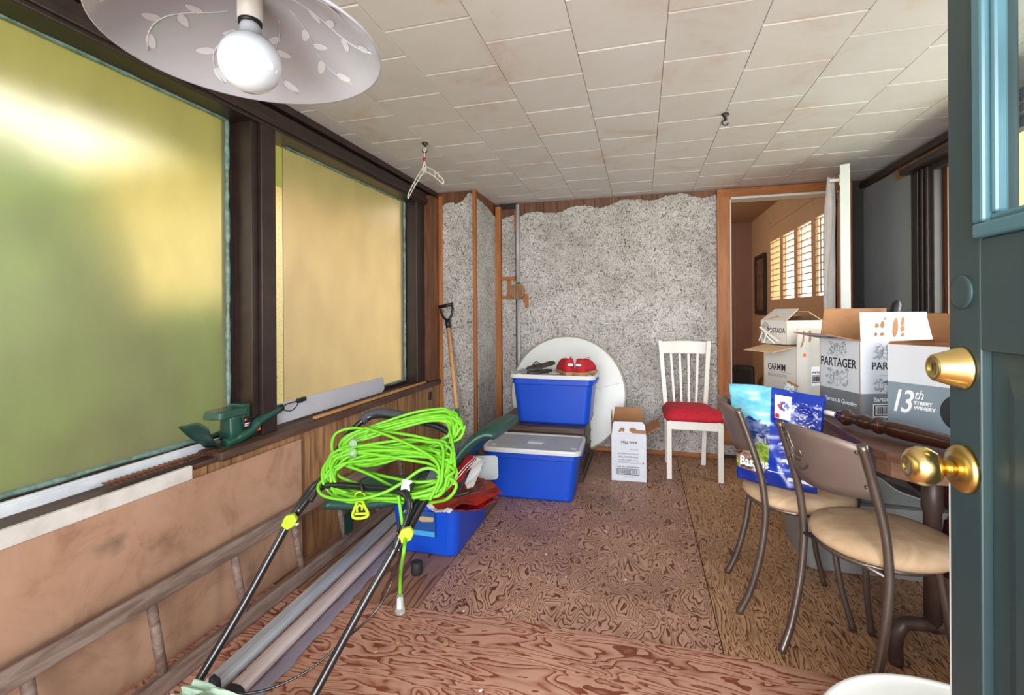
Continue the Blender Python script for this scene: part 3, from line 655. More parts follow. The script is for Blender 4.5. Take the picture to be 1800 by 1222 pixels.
# long strips on the floor
b = NB(); prof = [(-0.035, 0), (0.035, 0), (0.035, 0.012), (0.022, 0.012), (0.016, 0.030), (-0.020, 0.030), (-0.026, 0.014), (-0.035, 0.014)]
prism(b, prof, 1.35); o = obj('aluminium_strip', b, M['alu_bar'], None, 0.0015); o.location = (-1.285, 1.17, 0.002); o.rotation_euler = (0, 0, R(2.9))
tag(o, 'long silver aluminium strip on the floor beside the ladder', 'metal strip')
ms = thing('moulding_strip', 'long pale pinkish moulding strip on the floor, right of the silver strip', 'moulding', (-1.20, 1.17, 0.004), R(2.9))
b = NB(); prism(b, [(-0.03, 0)]+[(0.03*math.cos(R(a)), 0.008+0.018*math.sin(R(a))) for a in range(180, -1, -20)]+[(0.03, 0)], 1.3); obj('strip', b, M['moulding'], ms)
b = NB(); prism(b, [(-0.034, -0.001)]+[(0.034*math.cos(R(a)), 0.008+0.021*math.sin(R(a))) for a in range(180, -1, -20)]+[(0.034, -0.001)], 0.02, T(0, -0.012, 0)); o = obj('end_cap', b, M['rubber'], ms); o['label'] = 'dark grey end cap'
ec = NB(); prism(ec, [(-0.02, 0), (0.02, 0), (0.012, 0.05), (-0.014, 0.06)], 0.02); o = obj('strip_end_clip', ec, M['rubber'], None, 0.003); o.location = (-1.255, 1.145, 0.002); tag(o, 'small dark clip at the near end of the silver strip', 'clip')
b = NB(); g = []; rn = random.Random(4)
for j in range(31):
    y = 1.30*j/30; g.append([b.verts.new((x, y, 0.003+0.006*abs(math.sin(i*1.3+j*0.7))*(i > 0)+(0.004 if i == 1 else 0))) for i, x in enumerate((0, 0.02+rn.uniform(-.002, .002), 0.042, 0.062+rn.uniform(-.006, .006)))])
for j in range(30):
    for i in range(3): b.faces.new((g[j][i], g[j][i+1], g[j+1][i+1], g[j+1][i])).smooth = True
o = obj('plastic_film', b, M['film']); o.location = (-1.168, 1.18, 0); o.rotation_euler = (0, 0, R(2.9)); o.modifiers.new('s', 'SOLIDIFY').thickness = 0.0006
tag(o, 'crinkled clear plastic film along the pale moulding strip', 'film')

# white board and wood strip on the sill
b = NB(); prism(b, [(0, 0), (0.98, 0), (1.0, 0.02), (0.955, 0.10), (0.93, 0.105), (0, 0.10)], 0.012)
o = obj('white_board', b, mottle('cool_white_board', 'CDCFDA', 'C2C4D0', 3, 0.5), None, 0.001); o.location = (XL-0.052, 1.79, 0.645); o.rotation_euler = (R(14), 0, R(90))
tag(o, 'long white board leaning against the amber window on the sill', 'board')
b = NB(); box(b, 0, 0.02, 0, 1.25, 0, 0.012); o = obj('wood_strip', b, M['plank'], None, 0.001); o.location = (XL+0.002, 2.02, 0.637); tag(o, 'thin fresh wood strip lying on the sill below the white board', 'wood strip')

# hedge trimmer on the sill
ht = thing('hedge_trimmer', 'dark green electric hedge trimmer lying on the left window sill', 'hedge trimmer', (XL-0.03, 1.572, 0.645)); ht.scale = (0.93, 0.93, 0.93)
def lb(bm, secs, **k): loft(bm, secs, **k)
b = NB()   # motor housing: upright body
lb(b, [[(x*s*0.9, yy*s+oy, z) for x, yy in rrect(0.085, 0.085, 0.02)] for z, s, oy in ((0.01, 1.0, 0.0), (0.05, 0.98, 0), (0.10, 0.86, -0.004), (0.118, 0.86, -0.004))], smooth=True)
obj('motor_housing', b, M['hedge'], ht)
b = NB(); lb(b, [[(x, yy-0.035+oy, z) for x, yy in rrect(0.10*s, 0.16*s, 0.02)] for z, s, oy in ((0.113, 1.0, 0), (0.14, 0.95, 0.002), (0.146, 0.90, 0.004))], smooth=False)
box(b, -0.04, 0.04, 0.02, 0.055, 0.06, 0.155)
obj('front_handle', b, M['hedge'], ht, 0.004)
b = NB(); box(b, 0.0455, 0.047, 0.012, 0.05, 0.045, 0.10); o = obj('label_plate', b, M['black'], ht); 
b = NB(); box(b, 0.047, 0.0475, 0.018, 0.028, 0.082, 0.093); obj('logo', b, M['orange'], ht)
for k, (s_, z) in enumerate((('TRIMMER', 0.070), ('HEDGE', 0.060))):
    pass
b = NB(); box(b, 0.047, 0.0475, 0.018, 0.046, 0.068, 0.072); box(b, 0.047, 0.0475, 0.018, 0.042, 0.060, 0.063); obj('label_lines', b, M['inkw'], ht)
b = NB(); tube(b, smoothpts([(0.02, -0.06, 0.0), (0.02, 0.0, 0.012), (0.022, 0.07, 0.03), (0.022, 0.12, 0.058), (0.02, 0.19, 0.075), (0.018, 0.25, 0.088)]), [0.022]*6+[0.026]*6+[0.026]*6+[0.021]*6+[0.020]*6+[0.021], 12)
obj('rear_handle', b, M['hedge'], ht)
b = NB(); tube(b, [(0.018, 0.245, 0.087), (0.018, 0.275, 0.093)], 0.018, 12); obj('cord_inlet', b, M['black'], ht)
b = NB(); tube(b, smoothpts([(0.02, 0.14, 0.05), (0.022, 0.165, 0.02), (0.022, 0.2, 0.02), (0.02, 0.225, 0.065)]), 0.006, 8); obj('trigger_guard', b, M['hedge2'], ht)
b = NB(); box(b, 0.01, 0.035, 0.105, 0.125, 0.018, 0.04); obj('trigger', b, M['orange'], ht, 0.004)
b = NB(); g = []
for j in range(9):
    t = j/8; g.append([Vector((x+0.0, -0.10-0.075*t-0.02*math.sin(t*2.2), -0.008+0.125*t*(1-0.12*abs(x)/0.06))) for x in [(-0.075+0.15*i/8)*(0.55+0.45*t) for i in range(9)]])
vv = [[b.verts.new(p+Vector((0, 0.03*(1-((i-4)/4)**2)*0.5, 0))) for i, p in enumerate(r_)] for r_ in g]
for j in range(8):
    for i in range(8): b.faces.new((vv[j][i], vv[j][i+1], vv[j+1][i+1], vv[j+1][i])).smooth = True
o = obj('hand_guard', b, M['hedge2'], ht); o.modifiers.new('s', 'SOLIDIFY').thickness = 0.004
b = NB(); box(b, 0.0, 0.024, -0.52, -0.09, -0.014, -0.006)
for k in range(22):
    y = -0.515+0.0195*k
    prism(b, [(0.024, y), (0.046, y+0.003), (0.046, y+0.007), (0.024, y+0.011)], 0.004, Matrix(((1, 0, 0, 0), (0, 0, 1, 0), (0, 1, 0, -0.013), (0, 0, 0, 1))))
    prism(b, [(0.0, y), (-0.02, y+0.003), (-0.02, y+0.007), (0.0, y+0.011)], 0.004, Matrix(((1, 0, 0, 0), (0, 0, 1, 0), (0, 1, 0, -0.013), (0, 0, 0, 1))))
bl = obj('blade', b, M['rust'], ht)
b = NB(); tube(b, smoothpts([(0.018, 0.27, 0.093), (0.03, 0.30, 0.105), (0.035, 0.345, 0.108), (0.03, 0.38, 0.106)]), 0.0028, 6); tube(b, smoothpts([(0.018, 0.27, 0.085), (0.034, 0.31, 0.068), (0.036, 0.35, 0.078), (0.03, 0.38, 0.10)]), 0.0028, 6)
obj('power_cord', b, M['black'], ht)
b = NB(); box(b, 0.02, 0.038, 0.375, 0.405, 0.095, 0.118); box(b, 0.02, 0.038, 0.41, 0.43, 0.098, 0.12); box(b, 0.026, 0.032, 0.40, 0.44, 0.104, 0.112); obj('plug', b, M['black'], ht, 0.002)

# spade leaning in the corner
sp = thing('spade', 'long wooden handled spade with black D grip leaning in the back left corner', 'spade')
top = Vector((-1.455, 3.455, 1.06)); bot = Vector((-1.262, 3.235, 0.10))
ax = (top-bot).normalized()
b = NB(); tube(b, [bot, top], 0.0165, 12); obj('shaft', b, M['spadew'], sp)
b = NB(); tube(b, [bot+ax*0.22, bot+ax*0.36], 0.0172, 12); obj('green_band', b, M['green_p'], sp)
b = NB(); u_ = Vector((1, 0.0, 0)); u_ = (u_-ax*u_.dot(ax)).normalized()
tube(b, [top-ax*0.02, top+ax*0.05], 0.02, 10)
for s in (-1, 1): tube(b, smoothpts([top+ax*0.04, top+ax*0.07+u_*s*0.03, top+ax*0.12+u_*s*0.048, top+ax*0.165+u_*s*0.05]), 0.009, 8)
tube(b, [top+ax*0.165-u_*0.058, top+ax*0.165+u_*0.058], 0.0135, 10); obj('grip', b, M['black'], sp)
b = NB(); box(b, -0.09, 0.09, -0.002, 0.002, 0, 0.24, T(-1.25, 3.21, 0.0) @ RX(R(-10))); obj('blade', b, M['gtote'], sp)

# dark wooden chest
ch = thing('wooden_chest', 'dark brown wooden chest under the upper blue tote', 'chest', (-0.70, 3.546, 0))
b = NB(); box(b, -0.305, 0.305, -0.285, 0.285, 0.05, 0.325); obj('body', b, M['chest'], ch, 0.004)
b = NB(); box(b, -0.318, 0.318, -0.297, 0.297, 0.0, 0.05); obj('plinth', b, M['chest'], ch, 0.006)
b = NB(); box(b, -0.325, 0.325, -0.305, 0.305, 0.325, 0.365); obj('lid', b, M['chest'], ch, 0.006)
for z in (0.12, 0.21): 
    b = NB(); box(b, -0.309, 0.309, -0.294, 0.294, z, z+0.014); obj('band', b, M['chest'], ch, 0.003)
# blue totes
def tote(loc, rz, W_, D_, H_, lid, label, sticker=False):
    t = thing('blue_tote', label, 'storage tote', loc, rz, None)
    k = 0.86; sec = []
    def rr(w, d, z, r=0.045): return [(x, y, z) for x, y in rrect(w, d, r, 5)]
    outer = [rr(W_*k*0.97, D_*k*0.95, 0, 0.04), rr(W_*k, D_*k, 0.012), rr(W_*0.955, D_*0.94, H_*0.83), rr(W_*0.985, D_*0.975, H_*0.84), rr(W_*0.99, D_*0.98, H_*0.97), rr(W_, D_, H_*0.975), rr(W_, D_, H_)]
    inner = [rr(W_-0.012, D_-0.012, H_), rr(W_*0.95, D_*0.93, H_*0.82), rr(W_*k*0.96, D_*k*0.94, 0.006)]
    b = NB(); loft(b, outer+inner, True, True); o = obj('body', b, M['blue'], t, 0.0015)
    for s in (-1, 1):
        b = NB(); box(b, s*W_*0.5-0.004 if s > 0 else -W_*0.5-0.012, s*W_*0.5+0.012 if s > 0 else -W_*0.5+0.004, -0.09, 0.09, H_*0.86, H_*0.93); obj('handle', b, M['blue'], t, 0.003)
    if lid:
        b = NB(); loft(b, [rr(W_+0.012, D_+0.012, H_-0.012, 0.05), rr(W_+0.018, D_+0.018, H_+0.004, 0.052), rr(W_+0.012, D_+0.012, H_+0.014, 0.05), rr(W_-0.012, D_-0.012, H_+0.014, 0.042), rr(W_-0.02, D_-0.02, H_+0.006, 0.04)]); lo = obj('lid', b, M['lid'], t, 0.001)
        b = NB(); loft(b, [rr(W_+0.0185, D_+0.0185, H_-0.0125, 0.052), rr(W_+0.019, D_+0.019, H_+0.004, 0.052), rr(W_+0.0125, D_+0.0125, H_+0.0145, 0.05), rr(W_-0.013, D_-0.013, H_+0.0145, 0.042)], False, False); obj('rim', b, M['lidw'], lo)
        b = NB(); box(b, -0.05, 0.05, -0.025, 0.025, H_+0.006, H_+0.010); obj('label_pad', b, M['lidw'], lo, 0.001)
        for s in (-1, 1):
            b = NB(); box(b, s*W_*0.43-0.018, s*W_*0.43+0.018, -0.02-0.09, 0.0-0.09, H_+0.006, H_+0.011); obj('latch_tab', b, M['lidw'], lo, 0.002)
    return t
tote((-0.668, 3.035, 0), R(1.5), 0.60, 0.38, 0.305, True, 'blue tote with pale grey lid on the floor before the dark chest')
tote((-0.615, 3.50, 0.366), R(-0.5), 0.595, 0.38, 0.335, True, 'blue tote with grey lid on the dark chest, carrying the shoes')
ta = tote((-1.005, 2.33, 0), R(0), 0.36, 0.56, 0.27, False, 'open blue tote heaped with red bags, beside the mower handle')
# sticker on the open tote
b = NB(); y_ = -0.262
MS = T(-0.03, y_-0.002, 0.10) @ RX(R(4.5))
box(b, -0.075, 0.095, -0.0012, 0.0, 0, 0.125, MS); o = obj('sticker', b, mat('sticker_blue', '1B4B8E', 0.5), ta); o['label'] = 'blue printed label with barcode'
b = NB(); box(b, -0.072, -0.02, -0.002, -0.0012, 0.006, 0.042, MS); box(b, -0.015, 0.09, -0.002, -0.0012, 0.004, 0.028, MS, 1); prism(b, [(0.0, 0.085), (0.03, 0.10), (0.09, 0.098), (0.085, 0.078), (0.03, 0.072)], 0.0008, MS @ T(0, -0.002, 0), 2)
obj('label_blocks', b, [M['inkw'], mat('sky_blue_ink', '3FA0DC', 0.5), mat('tan_ink', 'B7A27C', 0.5)], o)
b = NB()
for k in range(11): box(b, -0.068+k*0.0042, -0.068+k*0.0042+(0.0014 if k % 3 else 0.0026), -0.0026, -0.0021, 0.010, 0.038, MS)
obj('barcode', b, M['ink'], o)
text('TOTE', 0.016, M['inkw'], o, MS @ T(-0.072, -0.0022, 0.108) @ FACE, bold=0.0003)
text('Box 53 L', 0.012, M['inkw'], o, MS @ T(-0.072, -0.0022, 0.066) @ FACE)
text('18 gal', 0.010, mat('cyan_ink', '62C0E8', 0.5), o, MS @ T(-0.072, -0.0022, 0.050) @ FACE)

# crumpled things heaped in the open tote
def crumple(name, corners, mats, label, cat, nx=18, ny=14, amp=0.02, seed=1, thick=0.003, fold=3.0, border=None):
    rn = random.Random(seed); ph = [rn.uniform(0, 6) for _ in range(6)]
    A, B, C_, D = [Vector(c) for c in corners]; nrm = (B-A).cross(D-A).normalized(); b = NB(); g = []
    for j in range(ny+1):
        v = j/ny; row = []
        for i in range(nx+1):
            u = i/nx; p = A*(1-u)*(1-v)+B*u*(1-v)+C_*u*v+D*(1-u)*v
            h = math.sin(u*fold*2.1+ph[0]+v*2)*0.5+math.sin(v*fold*2.7+ph[1]+u*3)*0.35+abs(math.sin(u*fold*1.3-v*fold*1.9+ph[2]))*0.6+rn.uniform(-.12, .12)
            row.append(b.verts.new(p+nrm*amp*h))
        g.append(row)
    for j in range(ny):
        for i in range(nx):
            f = b.faces.new((g[j][i], g[j][i+1], g[j+1][i+1], g[j+1][i])); f.smooth = False
            if border and (j == 0 or j == ny-1 and border > 1): f.material_index = 1
    o = obj(name, b, mats); s = o.modifiers.new('s', 'SOLIDIFY'); s.thickness = thick
    tag(o, label, cat); return o
Z = at
crumple('red_bag', [Z(742, 888, 2.1), Z(790, 908, 1.97), Z(884, 872, 2.08), Z(840, 836, 2.35)], [M['redbag'], M['whitep']], 'shiny dark red bag spread over the open blue tote', 'bag', amp=0.022, seed=3, border=1)
crumple('red_bag', [Z(800, 905, 2.0), Z(880, 885, 2.08), Z(850, 840, 2.4), Z(790, 870, 2.3)], [M['redbag'], M['whitep']], 'lower red bag hanging over the right rim of the open tote', 'bag', amp=0.02, seed=9)
crumple('red_canvas_roll', [Z(770, 862, 2.25), Z(790, 868, 2.15), Z(838, 806, 2.35), Z(818, 797, 2.45)], [M['redcan'], M['whitep']], 'dark red canvas with white stripes leaning in the open tote', 'canvas', amp=0.012, seed=5, nx=10)
b = NB(); A = Z(792, 852, 2.17); B_ = Z(837, 803, 2.33); dv = (B_-A)
for o_ in (0, 0.014): tube(b, [A+Vector((o_, -0.012, 0.005)), A+dv*0.55+Vector((o_, -0.014, 0.012)), B_+Vector((o_, -0.012, 0.005))], 0.0018, 5)
o = obj('white_stripe', b, M['inkw'], bpy.data.objects['red_canvas_roll'])
crumple('grey_bag', [Z(805, 872, 2.2), Z(828, 866, 2.2), Z(853, 808, 2.4), Z(826, 805, 2.4)], [M['lidw']], 'pale grey bag standing among the red bags', 'bag', amp=0.008, seed=6, nx=8)
b = NB(); mtx = Matrix.Translation(Z(848, 823, 2.42)) @ RZ(R(20)) @ RX(R(62)) 
loft(b, [[(x, y, z) for x, y in rrect(0.16, 0.12, 0.02)] for z in (0, 0.012)], m=mtx); o = obj('storage_cover', b, M['lid'], None, 0.003); tag(o, 'small translucent pale cover leaning behind the red bags', 'cover')
b = NB(); tube(b, smoothpts([Z(768, 868, 2.05), Z(800, 870, 2.0), Z(828, 862, 2.0), Z(850, 851, 2.02)]), [0.016]*6+[0.018]*6+[0.010]*6+[0.006], 10, sy=0.5)  # umbrella handle lying among the red bags
o = obj('umbrella_handle', b, M['black']); tag(o, 'black umbrella handle lying across the red bags', 'strap')
b = NB(); lathe(b, [(0.011, 0), (0.011, 0.003), (0.006, 0.004), (0.005, 0)], 16, Matrix.Translation(Z(797, 848, 2.1)) @ RX(R(70))); o = obj('white_grommet', b, M['inkw']); tag(o, 'white ring beside the red canvas in the tote', 'ring')
# dark grey wrinkled sleeve
crumple('grey_sleeve', [Z(785, 868, 2.2), Z(810, 866, 2.17), Z(832, 812, 2.38), Z(822, 812, 2.42)], [M['foam']], 'dark grey wrinkled sleeve between red canvas and pale bag', 'cloth', amp=0.008, seed=12, nx=8)

# dark green cushion behind the mower
b = NB(); path = smoothpts([Z(565, 893, 2.05), Z(640, 893, 2.12), Z(720, 876, 2.2), Z(775, 835, 2.3), Z(815, 788, 2.36), Z(845, 768, 2.38), Z(866, 770, 2.38)], 5)
dn = fwd*0.30+Vector((0, 0, 0.05)); secs = []
for i, p in enumerate(path):
    d = (path[min(i+1, len(path)-1)]-path[max(i-1, 0)]).normalized(); w = Vector((0.05, 0.34, 0.03)); nn = d.cross(w).normalized()
    if nn.z < 0: nn = -nn
    th = 0.028; s_ = []
    for a in range(10):
        c_ = math.cos(2*PI*a/10); s__ = math.sin(2*PI*a/10)
        s_.append(p+w*0.5+w*0.5*(abs(c_)**0.5*(1 if c_ > 0 else -1))+nn*th*(abs(s__)**0.8*(1 if s__ > 0 else -1)))
    secs.append(s_)
loft(b, secs, smooth=True); o = obj('garden_cushion', b, M['hedge']); tag(o, 'dark green curved garden chair cushion behind the lime cord', 'cushion')
b = NB(); prism(b, [(0, 0), (0.055, 0), (0.06, 0.11), (0.0, 0.10)], 0.003); o = obj('green_strap', b, M['hedge2']); o.location = (-1.385, 2.0, 0.09); o.rotation_euler = (0, 0, R(80)); tag(o, 'dark green cloth strap hanging on the ladder below the rail', 'strap')

# lawn mower
PL = [(510, 915, 1.50), (713, 940, 1.41), (800, 745, 1.64)]
import numpy as _np
_A = _np.array([[p[0], p[1], 1] for p in PL], float); _s = _np.linalg.solve(_A, _np.array([1/p[2] for p in PL]))
def hp3(px, py, off=0.0):
    z = 1/(_s[0]*px+_s[1]*py+_s[2]); return at(px, py, z-off)
mw = thing('lawn_mower', 'lawn mower with black tubular handle rising from the lower left', 'lawn mower')
b = NB(); tube(b, smoothpts([at(322, 1240, 1.24), at(350, 1195, 1.30), at(430, 1060, 1.40), hp3(510, 915), hp3(545, 862), hp3(565, 845)]), 0.0115, 10)
tube(b, smoothpts([at(520, 1280, 1.20), at(552, 1222, 1.26), at(640, 1060, 1.34), hp3(700, 955), hp3(735, 880)]), 0.0115, 10); obj('lower_tube', b, M['blackm'], mw)
b = NB(); tube(b, smoothpts([hp3(520, 905), hp3(565, 845), hp3(590, 800), hp3(612, 765), hp3(640, 738), hp3(665, 730), hp3(700, 733), hp3(740, 742), hp3(775, 752), hp3(800, 772), hp3(797, 800), hp3(770, 845), hp3(735, 900), hp3(712, 945), hp3(700, 970)], 5), 0.012, 10); obj('upper_tube', b, M['blackm'], mw)
b = NB(); tube(b, smoothpts([hp3(636, 741), hp3(648, 731), hp3(670, 726), hp3(700, 730), hp3(735, 738)]), 0.0165, 12); obj('foam_grip', b, M['foam'], mw)
b = NB(); tube(b, smoothpts([hp3(545, 880, .01), hp3(560, 860, .03), hp3(585, 853, .04), hp3(640, 856, .04), hp3(695, 862, .04), hp3(716, 874, .04), hp3(720, 895, .03), hp3(706, 935, .02), hp3(695, 965, .01)]), 0.0105, 10); obj('bail_bar', b, M['blackm'], mw)
b = NB(); tube(b, smoothpts([hp3(750, 815, .02), hp3(722, 862, .03), hp3(705, 905, .03), hp3(698, 940, .03)]), 0.004, 6)
tube(b, smoothpts([hp3(735, 890, .0), hp3(712, 950, -.02), at(690, 1020, 1.42), at(660, 1075, 1.38), at(600, 1130, 1.36), at(540, 1180, 1.33), at(470, 1212, 1.30), at(410, 1222, 1.28)]), 0.0035, 6); obj('control_cable', b, M['blackm'], mw)
b = NB(); p0, p1 = hp3(800, 772), hp3(764, 845); dd = (p1-p0).normalized(); wv = rgt.cross(dd).cross(dd).normalized()
side = dd.cross(fwd).normalized(); tp = []
for q in (p0, p1): tp.append([q+side*a+fwd*c_ for a, c_ in ((-0.028, -0.03), (0.022, -0.03), (0.026, 0.02), (-0.024, 0.02))])
loft(b, tp); obj('switch_box', b, M['foam'], mw, 0.006)
b = NB(); lathe(b, [(0.0, 0), (0.010, 0.002), (0.012, 0.006), (0.0, 0.009)], 12, Matrix.Translation(hp3(797, 806, .03)) @ RX(R(60)) @ Matrix.Diagonal((0.7, 2.0, 1, 1)), False, False); obj('release_button', b, M['lime2'], mw)
for (px, py, o_) in ((509, 917, 0.02), (713, 941, 0.02)):
    b = NB(); c0 = hp3(px, py, o_); m_ = Matrix.Translation(c0) @ RZ(R(15)) @ RY(R(25))
    prism(b, [(-0.018, -0.02), (0.006, -0.024), (0.02, -0.004), (0.02, 0.018), (0.002, 0.028), (-0.018, 0.012)], 0.016, m_ @ T(0, -0.008, 0)); obj('quick_clamp', b, M['lime2'], mw, 0.003)
b = NB(); lathe(b, [(0.004, -0.006), (0.004, 0.006)], 8, Matrix.Translation(hp3(523, 921, .015)) @ RX(R(90))); obj('bolt', b, M['alu_bar'], mw)
b = NB(); dk = at(395, 1262, 1.10)
base = Vector((dk.x, dk.y, 0.0)); loft(b, [[(base.x+x*s, base.y-0.08+y*s, z) for x, y in rrect(0.36, 0.44, 0.08)] for z, s in ((0.05, 1.0), (0.09, 1.0), (0.12, 0.75), (0.14, 0.6))]); obj('deck', b, M['black'], mw)
for sx in (-0.2, 0.2):
    for sy in (-0.25, 0.12):
        b = NB(); lathe(b, [(0.045, -0.015), (0.055, -0.012), (0.055, 0.012), (0.045, 0.015)], 20, T(base.x+sx, base.y+sy, 0.056) @ RY(PI/2)); obj('wheel', b, M['rubber'], mw)
crumple('mint_cloth', [at(305, 1235, 1.2), at(350, 1262, 1.12), at(470, 1240, 1.12), at(345, 1196, 1.22)], [M['mint']], 'pale mint green cloth draped where the mower handle starts', 'cloth', amp=0.016, seed=8, nx=14, fold=5)
# mower rear roller foot seen behind the tube
b = NB(); fp = at(702, 1000, 2.0); lathe(b, [(0.022, 0), (0.026, 0.006), (0.026, 0.05), (0.018, 0.056)], 18, T(-0.97, 1.93, 0)); o = obj('rubber_foot', b, M['rubber']); tag(o, 'small black rubber cap standing on the floor before the blue tote', 'rubber cap')

# lime extension cord wound on the handle
b = NB(); rn = random.Random(17); pts = []
def loop(cx, cy, rx, ry, rot, off, n=14, ph=0.0):
    for i in range(n):
        a = ph+2*PI*i/n; e = 0.72
        ca, sa = math.cos(a), math.sin(a)
        x = rx*(abs(ca)**e)*(1 if ca > 0 else -1); y = ry*(abs(sa)**e)*(1 if sa > 0 else -1)
        X = cx+x*math.cos(rot)-y*math.sin(rot)+rn.uniform(-2.5, 2.5); Y = cy+x*math.sin(rot)+y*math.cos(rot)+rn.uniform(-2, 2)
        o_ = off if sa < 0.15 else (-0.028 if sa > 0.5 and rn.random() < 0.55 else off*0.6)
        pts.append(hp3(X, Y, o_+rn.uniform(-.005, .005)))
for k in range(13):      # upper hank
    t = k/12; loop(706+rn.uniform(-8, 8)-4*t, 769+rn.uniform(-4, 4)+8*t, 108-6*t+rn.uniform(-7, 4), 33-8*t+rn.uniform(-7, 5), R(-13+rn.uniform(-5, 4)), 0.030+0.014*rn.random())
loop(690, 800, 110, 40, R(10), 0.05)
for k in range(16):      # lower hank
    t = k/15; loop(684+rn.uniform(-10, 10), 829+rn.uniform(-9, 12), 108+rn.uniform(-16, 8), 38+rn.uniform(-12, 8), R(-4+rn.uniform(-9, 12)), 0.040+0.020*rn.random())
sm = smoothpts(pts, 4)
tube(b, sm, 0.0052, 6)
exc = thing('extension_cord', 'bright lime green extension cord wound in loops on the mower handle', 'extension cord')
obj('cord', b, M['lime'], exc)
b = NB(); tube(b, smoothpts([hp3(612, 812, .05), hp3(570, 842, .05), hp3(559, 858, .06), hp3(572, 873, .06), hp3(620, 879, .07), hp3(670, 868, .07), hp3(705, 850, .07), hp3(740, 826, .07), hp3(765, 826, .06), hp3(775, 845, .05), hp3(765, 868, .04)]), 0.0052, 6)
tube(b, smoothpts([hp3(640, 752, .06), hp3(680, 765, .07), hp3(730, 787, .08), hp3(765, 810, .07), hp3(772, 840, .06), hp3(755, 880, .04)]), 0.0052, 6)
tube(b, smoothpts([hp3(600, 816, .03), hp3(640, 830, .01), hp3(690, 856, .0), hp3(720, 880, -.01)]), 0.0052, 6)
tube(b, smoothpts([hp3(700, 872, .05), hp3(703, 890, .04), hp3(707, 918, .03), hp3(712, 945, .02), hp3(709, 975, .03), at(704, 1010, 1.49), at(703, 1045, 1.51)]), 0.0054, 6); obj('loose_cord', b, M['lime'], exc)
b = NB(); q0 = at(703, 1045, 1.51); lathe(b, [(0.008, 0.0), (0.010, -0.01), (0.0125, -0.03), (0.016, -0.05), (0.016, -0.058)], 16, Matrix.Translation(q0)); o = obj('plug', b, M['clear'], exc); o['label'] = 'clear lighted plug end'
b = NB(); box(b, -0.006, 0.006, -0.004, 0.004, -0.045, -0.012, Matrix.Translation(q0)); obj('plug_core', b, M['inkw'], o)
for px, py in ((622, 786), (622, 804)):
    b = NB(); lathe(b, [(0.006, 0), (0.012, 0.006), (0.013, 0.024), (0.006, 0.03)], 12, Matrix.Translation(hp3(px, py, 0.06)) @ RX(R(20))); o = obj('connector', b, M['clear'], exc); o['label'] = 'clear connector end'
b = NB(); m_ = Matrix.Translation(hp3(714, 852, 0.07)); prism(b, [(-0.018, -0.018), (0.0, -0.012), (0.012, -0.02), (0.01, 0.0), (0.022, 0.012), (-0.006, 0.016), (-0.014, 0.01)], 0.002, m_); obj('paper_tag', b, M['inkw'], exc)
# hook on the bail bar
hk = thing('cord_hook', 'yellow green plastic hook hanging from the black bail bar', 'hook', hp3(633, 862, .05))
def loc_(px, py, off=.05): return hp3(px, py, off)-hp3(633, 862, .05)
b = NB(); tube(b, [loc_(633+9*math.cos(2*PI*i/14), 873+8*math.sin(2*PI*i/14)) for i in range(15)], 0.003, 6); obj('ring', b, M['lime2'], hk)
b = NB(); tube(b, smoothpts([loc_(628, 882), loc_(624, 893), loc_(620, 905), loc_(624, 911), loc_(641, 910), loc_(647, 904), loc_(641, 890), loc_(637, 882), loc_(631, 880), loc_(626, 884)]), 0.0046, 8)
tube(b, smoothpts([loc_(624, 904), loc_(644, 903)]), 0.004, 8)
tube(b, smoothpts([loc_(628, 901), loc_(628, 892), loc_(633, 888), loc_(637, 892), loc_(636, 897)]), 0.0036, 8); obj('carabiner', b, M['lime2'], hk)
b = NB(); tube(b, [loc_(628, 851, .055), loc_(634, 849, .06), loc_(638, 866, .055)], 0.004, 6); obj('zip_tie', b, M['black'], hk)

# round white tabletop leaning on the back wall
tt = thing('round_tabletop', 'large round white tabletop leaning on the back wall behind the chest', 'tabletop', (-0.602, 3.868, 0.004))
tm = RX(R(-8.5))
b = NB(); rr_ = 0.484; lathe(b, [(rr_-0.012, 0), (rr_, 0.003), (rr_, 0.022), (rr_-0.012, 0.025)], 96, tm @ T(0, 0, rr_) @ RX(-PI/2)); 
for f in b.faces: f.smooth = False
obj('edge_band', b, M['edge'], tt)
b = NB(); lathe(b, [(rr_-0.014, 0), (rr_-0.014, 0.0015)], 96, tm @ T(0, -0.0017, rr_) @ RX(-PI/2)); obj('laminate', b, M['bw'], tt)
b = NB(); box(b, -rr_+0.03, rr_-0.02, -0.0025, -0.0016, -0.001, 0.001, tm @ T(0, 0, rr_-0.01) @ RY(R(-14))); obj('seam', b, M['edge'], tt)

# sandals and red shoes on the upper tote
zt = 0.366+0.335+0.0075
def sandal(loc, rot, label, s=1.0):
    t = thing('flip_flop', label, 'sandal', loc, rot, 'grey flip flops')
    out = [(0.0, -0.12), (0.022, -0.115), (0.030, -0.09), (0.026, -0.03), (0.030, 0.03), (0.040, 0.075), (0.036, 0.11), (0.015, 0.132), (-0.012, 0.130), (-0.032, 0.105), (-0.036, 0.06), (-0.028, 0.0), (-0.028, -0.08), (-0.018, -0.113)]
    b = NB(); loft(b, [[(x*k, y*k, z) for x, y in out] for z, k in ((0, 0.96), (0.004, 1), (0.016, 1), (0.019, 0.97))]); obj('sole', b, M['sandal'], t)
    b = NB(); tube(b, smoothpts([(-0.028, -0.01, 0.012), (-0.022, 0.03, 0.042), (0.0, 0.085, 0.032), (0.0, 0.09, 0.014)]), 0.005, 6, sy=0.6); tube(b, smoothpts([(0.030, -0.01, 0.012), (0.028, 0.03, 0.042), (0.0, 0.085, 0.032)]), 0.005, 6, sy=0.6); obj('strap', b, M['sandal'], t)
    return t
s1 = sandal((-0.725, 3.47, zt), R(150), 'grey flip flop lying flat on the upper tote lid, the lower of the pair')
